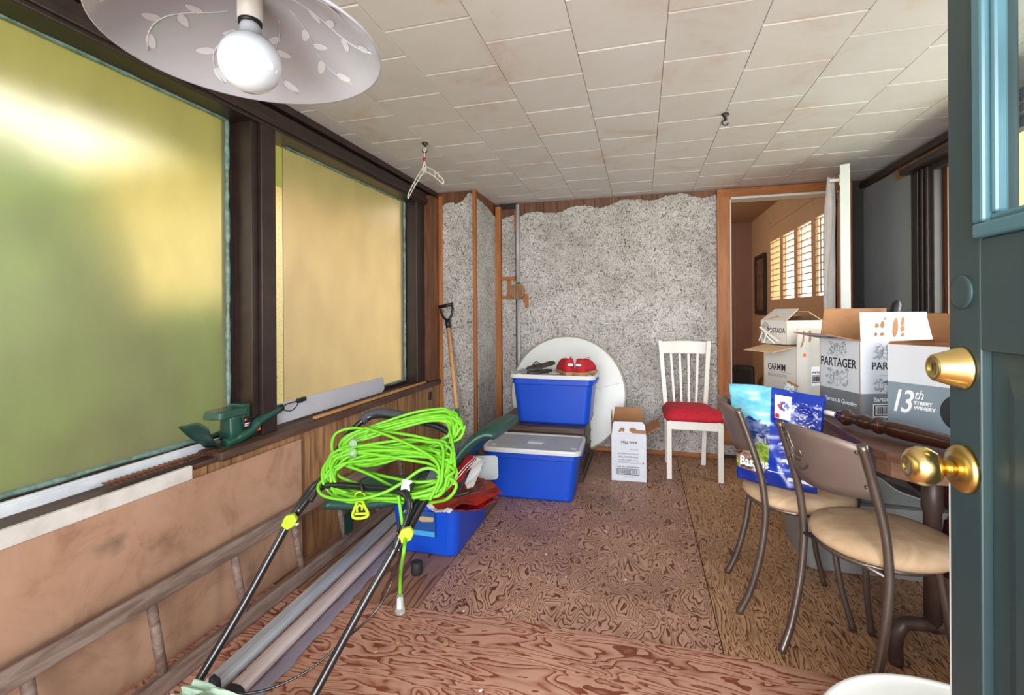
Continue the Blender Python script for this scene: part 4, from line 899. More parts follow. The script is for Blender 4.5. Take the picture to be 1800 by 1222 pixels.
s2 = sandal((-0.715, 3.475, zt+0.044), R(75), 'grey flip flop tilted on top of the other on the tote lid')
s2.rotation_euler = (R(-9), R(-8), R(138))
def shoe(loc, rot, label):
    t = thing('red_shoe', label, 'shoe', loc, rot, 'red canvas shoes'); t.scale = (1.25, 1.0, 1.3)
    def outl(k): return [(0.0, -0.125), (0.026, -0.118), (0.034, -0.08), (0.031, -0.02), (0.036, 0.03), (0.044, 0.075), (0.038, 0.115), (0.015, 0.140), (-0.014, 0.138), (-0.035, 0.11), (-0.038, 0.06), (-0.030, 0.0), (-0.032, -0.08), (-0.024, -0.117)]
    o_ = outl(1)
    b = NB(); loft(b, [[(x*k, y*k, z) for x, y in o_] for z, k in ((0, 0.97), (0.003, 1.02), (0.018, 1.02), (0.022, 0.98))]); obj('sole', b, M['sole'], t)
    def lev(z, kx, y0, y1): return [(x*kx, y0+(y+0.125)/0.265*(y1-y0), z) for x, y in o_]
    def levt(f):   # height depends on y : heel high, toe low
        return f
    secs = []
    for q, kx in ((0, 1.0), (0.3, 0.99), (0.6, 0.92), (0.85, 0.80), (1.0, 0.66)):
        row = []
        for x, y in o_:
            s = (y+0.125)/0.265; hh = 0.075*(1-0.12*s) if s < 0.5 else 0.075*(0.94-1.15*(s-0.5)); hh = max(hh, 0.030)
            yy = y*(1-0.06*q) if s > 0.5 else y*(1-0.05*q)
            row.append((x*kx, yy, 0.018+hh*q))
        secs.append(row)
    inn = [(x*0.88, y*0.93, z-0.004) for x, y, z in secs[-1]]; inn2 = [(x*0.85, y*0.9, 0.03) for x, y, z in secs[-1]]
    b = NB(); loft(b, secs+[inn, inn2], smooth=True); obj('upper', b, M['shoe'], t)
    b = NB(); prism(b, [(-0.016, 0.055), (0.016, 0.055), (0.014, 0.067), (-0.014, 0.067)], 0.002, T(0, -0.127, 0)); obj('heel_tab', b, M['inkw'], t)
    b = NB()
    for q in range(4): tube(b, smoothpts([(-0.028, 0.0+q*0.018, 0.072-q*0.006), (0, 0.004+q*0.018, 0.088-q*0.008), (0.028, 0.0+q*0.018, 0.072-q*0.006)]), 0.0022, 5)
    tube(b, smoothpts([(0.02, 0.0, 0.078), (0.03, -0.02, 0.10), (0.012, -0.045, 0.088)]), 0.0018, 5); obj('laces', b, M['shoe'], t)
    return t
shoe((-0.535, 3.465, zt), R(24), 'left red canvas shoe on the upper blue tote')
shoe((-0.395, 3.46, zt), R(-14), 'right red canvas shoe on the upper blue tote, toe turned out')

# cardboard boxes
def carton(loc, rz, w, d, h, name, label, outer, band, zb, flaps, mb=None, cat='box', inner='kraft'):
    t = thing(name, label, cat, loc, rz)
    tk = 0.004; ms_ = [outer, M[inner], band or outer]
    b = NB()
    def wall(x0, x1, y0, y1, nrm):
        for za, zb_, mi in (((0, zb, 2), (zb, h, 0)) if band and zb else ((0, h, 0),)):
            fs = box(b, x0, x1, y0, y1, za, zb_, None, mi)
            for f in fs:
                f.normal_update()
                if f.normal.dot(Vector(nrm)) < 0.5: f.material_index = 1
                if f.normal.dot(Vector(nrm)) < -2: f.material_index = 1
    wall(0, w, 0, tk, (0, -1, 0)); wall(0, w, d-tk, d, (0, 1, 0)); wall(0, tk, tk, d-tk, (-1, 0, 0)); wall(w-tk, w, tk, d-tk, (1, 0, 0))
    box(b, tk, w-tk, tk, d-tk, 0, tk, None, 1)
    obj('body', b, ms_, t)
    for side, ln, an, tp in flaps:    # an: 0 closed over the top, 90 straight up, 180+ hanging outside
        b = NB(); W_ = w if side in 'fb' else d
        fs = []
        lo = [(0.002, 0), (W_-0.002, 0), (W_-tp, ln), (tp, ln)]
        # hinge frame: X along edge, Z up, outward = -Y
        m_ = {'f': T(0, 0, h), 'b': T(w, d, h) @ RZ(PI), 'l': T(0, d, h) @ RZ(-PI/2), 'r': T(w, 0, h) @ RZ(PI/2)}[side]
        m_ = m_ @ RX(R(an-90)) 
        a = [b.verts.new(m_ @ Vector((x, 0, z))) for x, z in lo]; c_ = [b.verts.new(m_ @ Vector((x, 0.0035, z))) for x, z in lo]
        f = b.faces.new(a); f.material_index = 0; f = b.faces.new(c_[::-1]); f.material_index = 1
        for i in range(4): b.faces.new((a[i], c_[i], c_[(i+1) % 4], a[(i+1) % 4])).material_index = 1
        me = obj('flap', b, ms_, t)
    return t
def barcode(parent, m, w, h, n=22, seed=1, frame=True):
    rn = random.Random(seed); b = NB(); x = 0.06*w
    if frame:
        for a0, a1, c0, c1 in ((0, w, 0, 0.09*h), (0, w, 0.91*h, h), (0, 0.03*w, 0, h), (0.97*w, w, 0, h)): box(b, a0, a1, -0.0004, 0, c0, c1, m)
    while x < 0.92*w:
        q = rn.choice((0.006, 0.012, 0.02))*w; box(b, x, x+q, -0.0004, 0, 0.16*h, 0.84*h, m); x += q+rn.choice((0.01, 0.02))*w
    return obj('barcode', b, M['ink'], parent)
def crest(parent, m, w, h, seed=3):      # engraved coat of arms: scrolls, helmet and shield in fine line
    rn = random.Random(seed); b = NB(); r = 0.0006
    def ln(p): tube(b, [m @ Vector((x*w, -0.0003, z*h)) for x, z in p], r, 4)
    def arc(cx, cz, rx, rz_, a0, a1, n=10): return [(cx+rx*math.cos(R(a0+(a1-a0)*i/n)), cz+rz_*math.sin(R(a0+(a1-a0)*i/n))) for i in range(n+1)]
    ln([(-0.16, 0.55), (-0.16, 0.2), (0, 0.02), (0.16, 0.2), (0.16, 0.55), (-0.16, 0.55)]); ln([(-0.16, 0.38), (0.16, 0.38)]); ln([(0, 0.02), (0, 0.55)])
    ln([(-0.12, 0.6), (-0.14, 0.72), (-0.05, 0.66), (0, 0.8), (0.05, 0.66), (0.14, 0.72), (0.12, 0.6)])
    for s in (-1, 1):
        for k in range(13):
            cx = s*rn.uniform(0.2, 0.47); cz = rn.uniform(0.08, 0.92); q = rn.uniform(0.03, 0.09); a = rn.uniform(0, 360)
            ln([(cx+q*(1-i/16)*math.cos(R(a+i*36)), cz+q*(1-i/16)*math.sin(R(a+i*36))) for i in range(14)])
        ln(arc(s*0.3, 0.5, 0.16, 0.42, 90, -90)); ln(arc(s*0.22, 0.5, 0.1, 0.3, 90, 270))
    for k in range(6): ln(arc(0, 0.5, 0.03+0.02*k, 0.1+0.05*k, 20+k*8, 160-k*8, 6))
    return obj('crest', b, M['inkg'], parent)
# STILL WINE carton on the floor
wb_ = carton((-0.203, 3.345, 0.0), R(2), 0.232, 0.29, 0.322, 'wine_carton', 'white STILL WINE carton open on the floor beside the white chair', M['cw'], None, 0,
             [('b', 0.13, 86, 0.02), ('r', 0.11, 150, 0.01), ('l', 0.11, 92, 0.01)])
b = NB(); tp_ = [(0.004, 0.3225), (0.228, 0.3225), (0.224, 0.385), (0.206, 0.408), (0.02, 0.404), (0.010, 0.390)]; prism(b, tp_, 0.004, None, 0); o = obj('front_flap', b, [M['cw'], M['kraft']], wb_)
b = NB(); prism(b, [(0.045, 0.332), (0.062, 0.336), (0.072, 0.345), (0.080, 0.334), (0.088, 0.345), (0.088, 0.362), (0.070, 0.366), (0.056, 0.356)], 0.001, T(0, -0.001, 0)); prism(b, [(0.120, 0.345), (0.132, 0.338), (0.14, 0.330), (0.226, 0.328), (0.224, 0.352), (0.175, 0.352), (0.148, 0.368), (0.122, 0.362)], 0.001, T(0, -0.001, 0)); obj('torn_hole', b, M['kraft'], wb_)
for s_, z, sz, x, kw in (('STILL WINE', 0.258, 0.021, 0.118, dict(bold=0.0006)), ('PRODUCT OF WINE', 0.215, 0.007, 0.150, {}), ('SEE Monopoles Authority Reality SA', 0.184, 0.0105, 0.112, {}), ('STILL WHITE WINE', 0.160, 0.0155, 0.112, {}),
                          ('12 x 750 ml bottles x 14,5 kg', 0.141, 0.0125, 0.112, {}), ('L-ALP WR. 2 CTX 350 023/9.25', 0.093, 0.0125, 0.112, dict(bold=0.0003)), ('T WL  WI WIWNCTA', 0.026, 0.008, 0.118, {})):
    text(s_, sz, M['ink'], wb_, T(x, -0.0006, z) @ FACE, ax='CENTER', sx=1.0 if sz > 0.014 else 0.9, **kw)
b = NB(); box(b, 0.02, 0.205, -0.0008, 0, 0.125, 0.1262); box(b, 0.04, 0.18, -0.0008, 0, 0.132, 0.1326); box(b, 0.208, 0.214, -0.0008, 0, 0.122, 0.134); obj('printed_rule', b, M['ink'], wb_)
barcode(wb_, T(0.035, -0.0004, 0.043), 0.15, 0.042)

# white dining chair with red seat
wc_ = thing('white_chair', 'white slat back chair with red padded seat against the back wall', 'chair', (0.318, 3.66, 0))
def bar(b, p0, p1, w, t, up_=Vector((0, 1, 0))):
    p0, p1 = Vector(p0), Vector(p1); a = (p1-p0).normalized(); s = a.cross(up_).normalized(); u = s.cross(a)
    loft(b, [[p+s*w/2*i+u*t/2*j for i, j in ((-1, -1), (1, -1), (1, 1), (-1, 1))] for p in (p0, p1)])
for s in (-1, 1):
    b = NB(); bar(b, (0.03+s*0.166, -0.185, 0), (0.03+s*0.166, -0.185, 0.40), 0.034, 0.034); obj('leg', b, M['white'], wc_, 0.003)
for s in (-1, 1):
    b = NB(); p = [(s*0.128, 0.185, 0), (s*0.138, 0.165, 0.40), (s*0.152, 0.175, 0.60), (s*0.170, 0.21, 0.86), (s*0.176, 0.222, 0.935)]
    loft(b, [[(q[0]+i*0.016, q[1]+j*0.014, q[2]) for i, j in ((-1, -1), (1, -1), (1, 1), (-1, 1))] for q in p]); obj('rear_leg', b, M['white'], wc_, 0.003)
b = NB(); box(b, -0.137+0.0, 0.197, -0.2, -0.175, 0.345, 0.405); box(b, -0.13, -0.11, -0.18, 0.16, 0.35, 0.40); box(b, 0.15, 0.17, -0.18, 0.16, 0.35, 0.40); box(b, -0.13, 0.13, 0.15, 0.17, 0.35, 0.40); obj('apron', b, M['white'], wc_, 0.003)
b = NB(); sec = []
for z, k in ((0.402, 0.96), (0.415, 1.02), (0.44, 1.0), (0.462, 0.85), (0.475, 0.5)):
    sec.append([((0.03 if y < 0 else 0.0)*1+x*k*(1.0 if y < 0 else 0.86)+0.0, y*k-0.015, z+(0.012 if k < 0.9 else 0)) for x, y in rrect(0.385, 0.385, 0.05)])
loft(b, sec, smooth=True); obj('seat', b, M['red'], wc_)
b = NB(); n = 14; pts = []
for i in range(n+1):
    t = i/n; x = -0.18+0.36*t; bow = 0.03*(1-(2*t-1)**2); pts.append((x, bow))
loft(b, [[(x, 0.208+bw-0.010, 0.835), (x, 0.208+bw+0.008, 0.835), (x, 0.222+bw+0.010, 0.925+0.008*(1-(2*i/n-1)**2)), (x, 0.222+bw-0.010, 0.925+0.008*(1-(2*i/n-1)**2))] for i, (x, bw) in enumerate(pts)]); obj('top_rail', b, M['white'], wc_, 0.003)
for k in range(4):
    u = (k-1.5)/1.5; b = NB(); q = [(u*0.076, 0.155+0.010, 0.43), (u*0.086, 0.185, 0.62), (u*0.098, 0.218+0.022*(1-u*u*0.4), 0.84)]
    loft(b, [[(p[0]+i*0.009, p[1]+j*0.006, p[2]) for i, j in ((-1, -1), (1, -1), (1, 1), (-1, 1))] for p in q]); obj('slat', b, M['white'], wc_, 0.002)

# round seated metal chairs
def metal_chair(name, loc, rz, label):
    t = thing(name, label, 'chair', loc, rz, 'bronze metal chairs with round suede seats')
    hw = 0.147; prof = [(-0.19, 0), (-0.15, 0.09), (-0.114, 0.23), (-0.098, 0.35), (-0.097, 0.43), (-0.112, 0.54), (-0.150, 0.67), (-0.19, 0.785)]
    for s in (-1, 1):
        b = NB(); tube(b, smoothpts([(s*(hw+0.004*(z/0.78)), y, z) for y, z in prof], 5), 0.0125, 12); obj('back_leg', b, M['bronze'], t)
    for s in (-1, 1):
        b = NB(); tube(b, smoothpts([(s*0.115, 0.12, 0.415), (s*0.125, 0.135, 0.30), (s*0.137, 0.155, 0.15), (s*0.15, 0.19, 0.0)], 5), 0.0105, 12); obj('front_leg', b, M['bronze'], t)
    b = NB(); tube(b, smoothpts([(0.2*0.80*math.cos(2*PI*i/24), 0.045+0.2*0.86*math.sin(2*PI*i/24), 0.405) for i in range(25)], 1), 0.009, 8)
    tube(b, [(-hw, -0.098, 0.40), (hw, -0.098, 0.40)], 0.008, 8); obj('seat_ring', b, M['bronze'], t)
    b = NB(); lathe(b, [(0.150, 0.41), (0.183, 0.415), (0.196, 0.428), (0.196, 0.440), (0.186, 0.455), (0.15, 0.466), (0.09, 0.472), (0.0, 0.474)], 48, T(0, 0.05, 0)); obj('seat', b, M['suede'], t)
    # curved plate back
    def surf(u, v):       # u across -1..1, v 0..1 up
        bow = 0.052*(1-u*u); z = 0.625+0.155*v; y = -0.13-0.055*(z-0.6)/0.18-bow
        return Vector((u*(hw-0.004), y, z))
    b = NB(); n = 24; g = []
    for j in range(7):
        g.append([])
        for i in range(n+1):
            u = -1+2*i/n; v = j/6; lo = 0.04*0; hi = 1.0+0.16*(1-u*u); q = surf(u, v*hi-0.10*(1-u*u)*(1-v)); g[-1].append(b.verts.new(q))
    for j in range(6):
        for i in range(n): b.faces.new((g[j][i], g[j][i+1], g[j+1][i+1], g[j+1][i])).smooth = True
    pl = obj('back_plate', b, M['plate'], t); s_ = pl.modifiers.new('s', 'SOLIDIFY'); s_.thickness = 0.0025
    b = NB()
    def sw(pts): tube(b, smoothpts([surf(u, v)+Vector((0, -0.0035, 0)) for u, v in pts], 6), 0.003, 6)
    for o_ in (-0.55,):
        sw([(o_-0.18, 0.75), (o_-0.12, 0.35), (o_+0.15, 0.18), (o_+0.42, 0.30), (o_+0.48, 0.42)]); sw([(o_-0.05, 0.95), (o_+0.02, 0.68), (o_+0.1, 0.55), (o_+0.32, 0.5), (o_+0.3, 0.62)]); sw([(o_-0.02, 0.9), (o_-0.12, 1.0), (o_-0.2, 0.92)]); sw([(o_-0.1, 0.6), (o_+0.05, 0.38), (o_+0.28, 0.38)])
    obj('swirl_relief', b, M['bronze'], pl)
    b = NB()
    for s in (-1, 1):
        for z in (0.66, 0.76):
            yb = -0.148 if z < 0.7 else -0.182
            lathe(b, [(0.0, 0), (0.005, 0.001), (0.005, 0.004), (0, 0.005)], 8, T(s*0.138, yb-0.01, z) @ RX(PI/2))
    obj('rivets', b, M['bronze'], t)
    return t
metal_chair('metal_chair', (0.690, 1.755, 0), R(-62.5), 'round suede seated metal chair nearest the camera, beside the green door')
metal_chair('metal_chair', (0.548, 2.135, 0), R(-91), 'round suede seated metal chair carrying the blue kibble bag')

# kibble bag on the far metal chair
bgw, bgh = 0.35, 0.375
kb = thing('kibble_bag', 'blue shiny pet food bag standing on the far metal chair', 'bag', (0.51, 2.115, 0.474), R(-24))
cols = dict(sky='6CC6DE', sky2='4FA9CC', mtn='243C7E', rock='7C86A4', grass='7D9A2E', sheep='5E4438', blue='0A35A8', navy='0B2A86', white='D8DEEA')
bm_ = {k: mat('bag_'+k, v, 0.22, spec=0.6) for k, v in cols.items()}; keys = list(cols)
n = 48; mrn = random.Random(2); mt = []; v_ = 0.62
for i in range(n+1): v_ += mrn.uniform(-0.02, 0.02); mt.append(0.66+0.12*math.exp(-((i/n-0.2)/0.07)**2)-0.04*(i/n)+mrn.uniform(-0.01, 0.01))
def bagpt(u, v, side):
    w = bgw*(1.0-0.03*math.sin(v*PI)); x = (u-0.5)*w*(0.80+0.20*v)+0.012*(1-v); z = v*bgh*(1-0.03*u+0.02*math.sin(u*5))
    th = 0.05*(1-v)**0.55*(1-abs(2*u-1)**4*0.35)+0.004
    wr = 0.004*math.sin(u*17+v*9)+0.003*math.sin(u*7-v*23)+0.003*math.sin(v*31+u*3)
    y = -th*side+0.03*v+(wr if side > 0 else 0)
    return Vector((x, y, z))
b = NB()
gf = [[b.verts.new(bagpt(i/n, j/n, 1)) for i in range(n+1)] for j in range(n+1)]
gb = [[b.verts.new(bagpt(i/n, j/n, -1)) for i in range(n+1)] for j in range(n+1)]
def region(u, v, i):
    if u < 0.47-0.06*max(0, 0.3-v):
        if v > 0.12:
            if v > mt[i]: return 'sky' if v > 0.86 or (u*7+v*3) % 1 < 0.6 else 'sky2'
            if v > 0.60: return 'mtn'
            if v > 0.56: return 'rock'
            if v > 0.50: return 'mtn'
            if v > 0.42: return 'rock' if mrn.random() < 0.6 else 'mtn'
            if (u-0.16)**2/0.018+(v-0.30)**2/0.012 < 1: return 'sheep'
            if v < 0.17: return 'sheep'
            return 'grass'
        return 'navy'
    if v < 0.14: return 'navy'
    s = math.sin(u*41+v*19)+math.sin(u*23-v*53)+math.sin(u*71+v*7)
    if 0.66 < u < 0.97 and 0.64 < v < 0.86 and s > 1.0: return 'white'
    if 0.55 < u < 0.70 and 0.18 < v < 0.46 and s > 0.9: return 'white'
    if 0.45 < u < 0.52 and 0.14 < v < 0.25 and s > 0.7: return 'white'
    return 'blue'
for j in range(n):
    for i in range(n):
        f = b.faces.new((gf[j][i], gf[j][i+1], gf[j+1][i+1], gf[j+1][i])); f.smooth = True; f.material_index = keys.index(region((i+0.5)/n, (j+0.5)/n, i))
        f = b.faces.new((gb[j][i], gb[j+1][i], gb[j+1][i+1], gb[j][i+1])); f.smooth = True; f.material_index = keys.index('blue')
for j in range(n):
    for i, sd in ((0, 'sky2'), (n, 'white')):
        q = (gf[j][i], gb[j][i], gb[j+1][i], gf[j+1][i]); f = b.faces.new(q if i == 0 else q[::-1]); f.material_index = keys.index(sd if j/n < 0.55 or i == 0 else 'blue')
for i in range(n):
    b.faces.new((gf[0][i], gb[0][i], gb[0][i+1], gf[0][i+1])).material_index = keys.index('navy'); b.faces.new((gf[n][i], gf[n][i+1], gb[n][i+1], gb[n][i])).material_index = keys.index('blue')
pm = mat('bag_picture_print', '4FA9CC', 0.22, spec=0.6)
_tc = nd(pm, 'ShaderNodeTexCoord'); _sx = nd(pm, 'ShaderNodeSeparateXYZ'); lk(pm, _tc.outputs['Object'], _sx.inputs[0]); px_, pz_ = _sx.outputs[0], _sx.outputs[2]
vo_ = _tc.outputs['Object']
def mapn(sc, scale, det=4, di=0.5):
    mp = nd(pm, 'ShaderNodeMapping'); mp.inputs['Scale'].default_value = sc; lk(pm, vo_, mp.inputs[0]); return noise(pm, mp.outputs[0], scale, det, 0.6, di)
def band(lo, hi, v): return math_(pm, 'MULTIPLY', math_(pm, 'GREATER_THAN', v, lo), math_(pm, 'LESS_THAN', v, hi))
def mul(a, b): return math_(pm, 'MULTIPLY', a, b)
sky_ = ramp(pm, mapn((1, 0, 3), 9), ((0.35, '5FB6D6'), (0.6, '8ED8E6')))
ridge = math_(pm, 'ADD', math_(pm, 'MULTIPLY', mapn((1, 0, 0), 11, 4), 0.16), 0.155)
mtn_ = ramp(pm, mapn((1, 0, 2), 26, 5, 1), ((0.42, '1E3576'), (0.6, '6C7CA8')))
picc = mixc(pm, math_(pm, 'LESS_THAN', pz_, ridge), sky_, mtn_)
rock = ramp(pm, mapn((1, 0, 1), 55, 4, 1), ((0.45, '24386A'), (0.58, 'A9AFB8')))
picc = mixc(pm, math_(pm, 'LESS_THAN', pz_, math_(pm, 'ADD', mul(mapn((1, 0, 0), 20), 0.04), 0.165)), picc, rock)
gr_ = ramp(pm, mapn((1, 0, 1), 40, 4, 1), ((0.4, '5B7A24'), (0.62, '9DB548')))
picc = mixc(pm, math_(pm, 'LESS_THAN', pz_, math_(pm, 'ADD', mul(mapn((1, 0, 0), 30), 0.05), 0.125)), picc, gr_)
shp_ = ramp(pm, mapn((1, 0, 1), 34, 5, 1.5), ((0.40, '3A2A26'), (0.6, 'A08472')))
ex = math_(pm, 'POWER', math_(pm, 'DIVIDE', math_(pm, 'ADD', px_, 0.105), 0.045), 2.0); ez = math_(pm, 'POWER', math_(pm, 'DIVIDE', math_(pm, 'SUBTRACT', pz_, 0.115), 0.05), 2.0)
picc = mixc(pm, math_(pm, 'LESS_THAN', math_(pm, 'ADD', math_(pm, 'ADD', ex, ez), mul(mapn((1, 0, 1), 45), 0.6)), 1.25), picc, shp_)
picc = mixc(pm, math_(pm, 'LESS_THAN', pz_, 0.062), picc, shp_)
wn = math_(pm, 'GREATER_THAN', mapn((0.8, 0, 1.3), 42, 5, 2), 0.56)
wins = math_(pm, 'ADD', mul(band(0.055, 0.150, px_), band(0.235, 0.325, pz_)), mul(band(0.02, 0.068, px_), band(0.07, 0.172, pz_)))
blu = mixc(pm, mul(wn, wins), ramp(pm, mapn((1, 0, 0.6), 8, 4, 1), ((0.4, '0A2E98'), (0.65, '0D3FBC'))), 'D5DCEA')
allc = mixc(pm, math_(pm, 'GREATER_THAN', math_(pm, 'ADD', px_, mul(math_(pm, 'MINIMUM', math_(pm, 'SUBTRACT', pz_, 0.10), 0.0), -0.25)), -0.010), picc, blu)
allc = mixc(pm, math_(pm, 'LESS_THAN', pz_, 0.045), allc, '0B2A86')
lk(pm, allc, bsdf(pm).inputs['Base Color'])
body = obj('bag_body', b, [bm_[k] for k in keys]+[pm], kb)
for p_ in list(body.data.polygons)[:2*n*n:2]: p_.material_index = len(keys)
def bagdecal(name, polys, mats, off=0.0012):
    b = NB()
    for pl, mi in polys:
        # small faces follow the bag
        P_ = [bagpt(u, v, 1)+Vector((0, -off-0.0003*mi, 0)) for u, v in pl]; vs = [b.verts.new(p) for p in P_]; f = b.faces.new(vs); f.material_index = mi
    bmesh.ops.triangulate(b, faces=b.faces[:])
    return obj(name, b, mats, kb)
redm = mat('print_red', 'D01C2A', 0.3); bluem = mat('print_blue', '1B3C9C', 0.3)
def grid_rect(u0, u1, v0, v1, k=6):
    return [([(u0+(u1-u0)*i/k, v0+(v1-v0)*j/k), (u0+(u1-u0)*(i+1)/k, v0+(v1-v0)*j/k), (u0+(u1-u0)*(i+1)/k, v0+(v1-v0)*(j+1)/k), (u0+(u1-u0)*i/k, v0+(v1-v0)*(j+1)/k)], 0) for i in range(k) for j in range(k)]
def moff(polys, mi): return [(p, mi) for p, _ in polys]
cxu, cvv = 0.60, 0.835
logo = grid_rect(0.51, 0.68, 0.70, 0.94)
logo += [([(cxu-0.065, cvv), (cxu-0.025, cvv+0.045), (cxu-0.012, cvv+0.045), (cxu-0.035, cvv), (cxu-0.012, cvv-0.045), (cxu-0.025, cvv-0.045)], 1)]
arcs = [(cxu+0.005+0.035*math.cos(R(a)), cvv+0.05*math.sin(R(a))) for a in range(60, 301, 24)]; arci = [(cxu+0.008+0.018*math.cos(R(a)), cvv+0.024*math.sin(R(a))) for a in range(300, 59, -24)]
for i in range(len(arcs)-1): logo.append(([arcs[i], arcs[i+1], arci[len(arci)-2-i], arci[len(arci)-1-i]], 2))
logo += [([(cxu+0.008, cvv-0.012), (cxu+0.038, cvv-0.012), (cxu+0.038, cvv-0.04), (cxu+0.066, cvv), (cxu+0.038, cvv+0.04), (cxu+0.038, cvv+0.012), (cxu+0.008, cvv+0.012)], 2)]
logo += moff(grid_rect(0.515, 0.56, 0.705, 0.75, 2), 1)
bagdecal('store_logo', logo, [M['inkw'], redm, bluem], 0.0035)
shu, shv = 0.80, 0.31; shp = []
k_ = 8
def shield(u, v):  # width narrows toward the bottom
    s = 1 if v > 0.45 else math.sqrt(max(0.0, 1-((0.45-v)/0.45)**2)); return (shu+(u-0.5)*0.16*s, shv-0.11+v*0.22)
polys = []
for i in range(k_):
    for j in range(k_):
        q = [shield((i+a)/k_, (j+c_)/k_) for a, c_ in ((0, 0), (1, 0), (1, 1), (0, 1))]
        cross = i in (3, 4) or j in (4, 5); polys.append((q, 1 if cross else 0))
bagdecal('shield_emblem', [(p, mi) for p, mi in polys], [redm, M['inkw']], 0.0035)
bagdecal('white_stripe', grid_rect(0.66, 0.98, 0.085, 0.115, 8)+grid_rect(0.42, 0.62, 0.145, 0.152, 6), [bm_['white']], 0.003)
tx = text('Bassins', 0.046, M['inkw'], kb, T(-0.118, -0.062, 0.062) @ RX(R(-7)) @ FACE, bold=0.0014, sx=0.82)
for q_ in tx.data.vertices:      # lay the letters on the curved front of the bag
    v = q_.co.z/bgh; u = (q_.co.x-0.012*(1-v))/(bgw*(0.80+0.20*v))+0.5; q_.co.y = bagpt(u, v, 1).y-0.003

# table with its pedestal foot
tb = thing('dining_table', 'brown wooden table on a steel pedestal at the right, piled with wine boxes', 'table', (1.1, 2.2, 0))
b = NB(); x0, x1, y0, y1 = -0.415, 0.44, -0.60, 0.62
out = [(x0, y0+0.10), (x0+0.015, y0+0.055), (x0+0.05, y0+0.015), (x0+0.10, y0), (x1, y0), (x1, y1), (x0, y1)]
loft(b, [[(x, y, z) for x, y in out] for z in (0.712, 0.738)]); obj('top', b, M['tabletop'], tb, 0.004)
b = NB(); out2 = [(x0+0.012, y0+0.11), (x0+0.03, y0+0.06), (x0+0.06, y0+0.03), (x0+0.11, y0+0.014), (x1-0.01, y0+0.014), (x1-0.01, y1-0.01), (x0+0.012, y1-0.01)]
loft(b, [[(x, y, z) for x, y in out2] for z in (0.662, 0.711)]); obj('apron', b, M['apron'], tb, 0.003)
for sy in (-0.35, 0.40):
    b = NB(); lathe(b, [(0.024, 0.12), (0.024, 0.50), (0.030, 0.52), (0.026, 0.662)], 20, T(-0.19, sy, 0)); obj('column', b, M['tabmetal'], tb)
    b = NB(); tube(b, smoothpts([(-0.30, sy-0.02, 0.005), (-0.303, sy-0.02, 0.07), (-0.285, sy-0.015, 0.12), (-0.24, sy-0.005, 0.135), (0.0, sy, 0.13), (0.30, sy, 0.13), (0.36, sy, 0.11), (0.38, sy, 0.05), (0.38, sy, 0.005)], 6), 0.021, 14); obj('foot', b, M['tabmetal'], tb)
# cartons on the table
ZT = 0.739
cb = carton((0.815, 2.123, ZT), R(18.6), 0.30, 0.222, 0.30, 'wine_carton', 'white and grey PARTAGER wine carton, open, in the middle of the table', M['cw'], M['cg'], 0.098,
            [('l', 0.13, 168, 0.015), ('b', 0.13, 84, 0.01), ('f', 0.115, 82, 0.012), ('r', 0.13, 125, 0.02)])
text('PARTAGER', 0.050, M['ink'], cb, T(-0.0006, 0.215, 0.192) @ LFACE, sx=0.80, bold=0.0006)
text('PARTAGER', 0.040, M['ink'], cb, T(0.045, -0.0006, 0.192) @ FACE, sx=0.95, bold=0.0006)
text('Barton & Guestier', 0.0245, M['inkw'], cb, T(-0.0006, 0.19, 0.045) @ LFACE, sx=0.95, bold=0.0003)
text('Barton & Guestier', 0.0235, M['inkw'], cb, T(0.052, -0.0006, 0.068) @ FACE, bold=0.0003)
text('VIN ROUGE DE FRANCE', 0.012, M['ink'], cb, T(0.09, -0.0006, 0.138) @ FACE)
b = NB(); box(b, 0.08, 0.22, -0.0008, 0, 0.168, 0.1692); box(b, -0.0008, 0, 0.05, 0.19, 0.034, 0.0352); box(b, -0.0008, 0, 0.07, 0.17, 0.024, 0.025); obj('printed_rule', b, M['inkg'], cb)
crest(cb, T(-0.0005, 0.12, 0.108) @ RZ(-PI/2), 0.125, 0.082, 3); crest(cb, T(0.11, -0.0005, 0.10) @ Matrix(), 0.11, 0.06, 5)
crest(cb, T(-0.0005, 0.12, 0.232) @ RZ(-PI/2), 0.105, 0.066, 7); crest(cb, T(0.11, -0.0005, 0.228), 0.12, 0.07, 9)
b = NB(); box(b, 0.05, 0.20, -0.0006, 0, 0.004, 0.058); obj('barcode_label', b, M['inkw'], cb); barcode(cb, T(0.055, -0.0008, 0.012), 0.14, 0.042, seed=4)
fmx = T(0, 0, 0.30) @ RX(R(168-90))
mm = T(0, 0.222, 0.30) @ RZ(-PI/2) @ RX(R(168-90))
text('PARTAGER', 0.042, M['ink'], cb, mm @ T(0.205, -0.0008, 0.085) @ FACE @ RZ(PI), sx=0.85, bold=0.0006, name='flap_lettering')
b = NB(); mf = T(0, 0, 0.30) @ RX(R(82-90)); rn = random.Random(6)
for cx_, cz_, a_, c__ in ((0.075, 0.062, 0.009, 0.009), (0.098, 0.066, 0.008, 0.014), (0.112, 0.088, 0.005, 0.006), (0.066, 0.028, 0.006, 0.007), (0.092, 0.028, 0.009, 0.007), (0.150, 0.055, 0.012, 0.038), (0.183, 0.078, 0.007, 0.02), (0.178, 0.05, 0.009, 0.012), (0.176, 0.026, 0.006, 0.008)):
    prism(b, [(cx_+a_*math.cos(q*PI/5)*rn.uniform(.8, 1.15)+0.2*c__*math.sin(q*PI/5), cz_+c__*math.sin(q*PI/5)*rn.uniform(.85, 1.1)) for q in range(10)], 0.0008, mf @ T(0, -0.0009, 0))
obj('torn_patches', b, M['kraft'], cb)
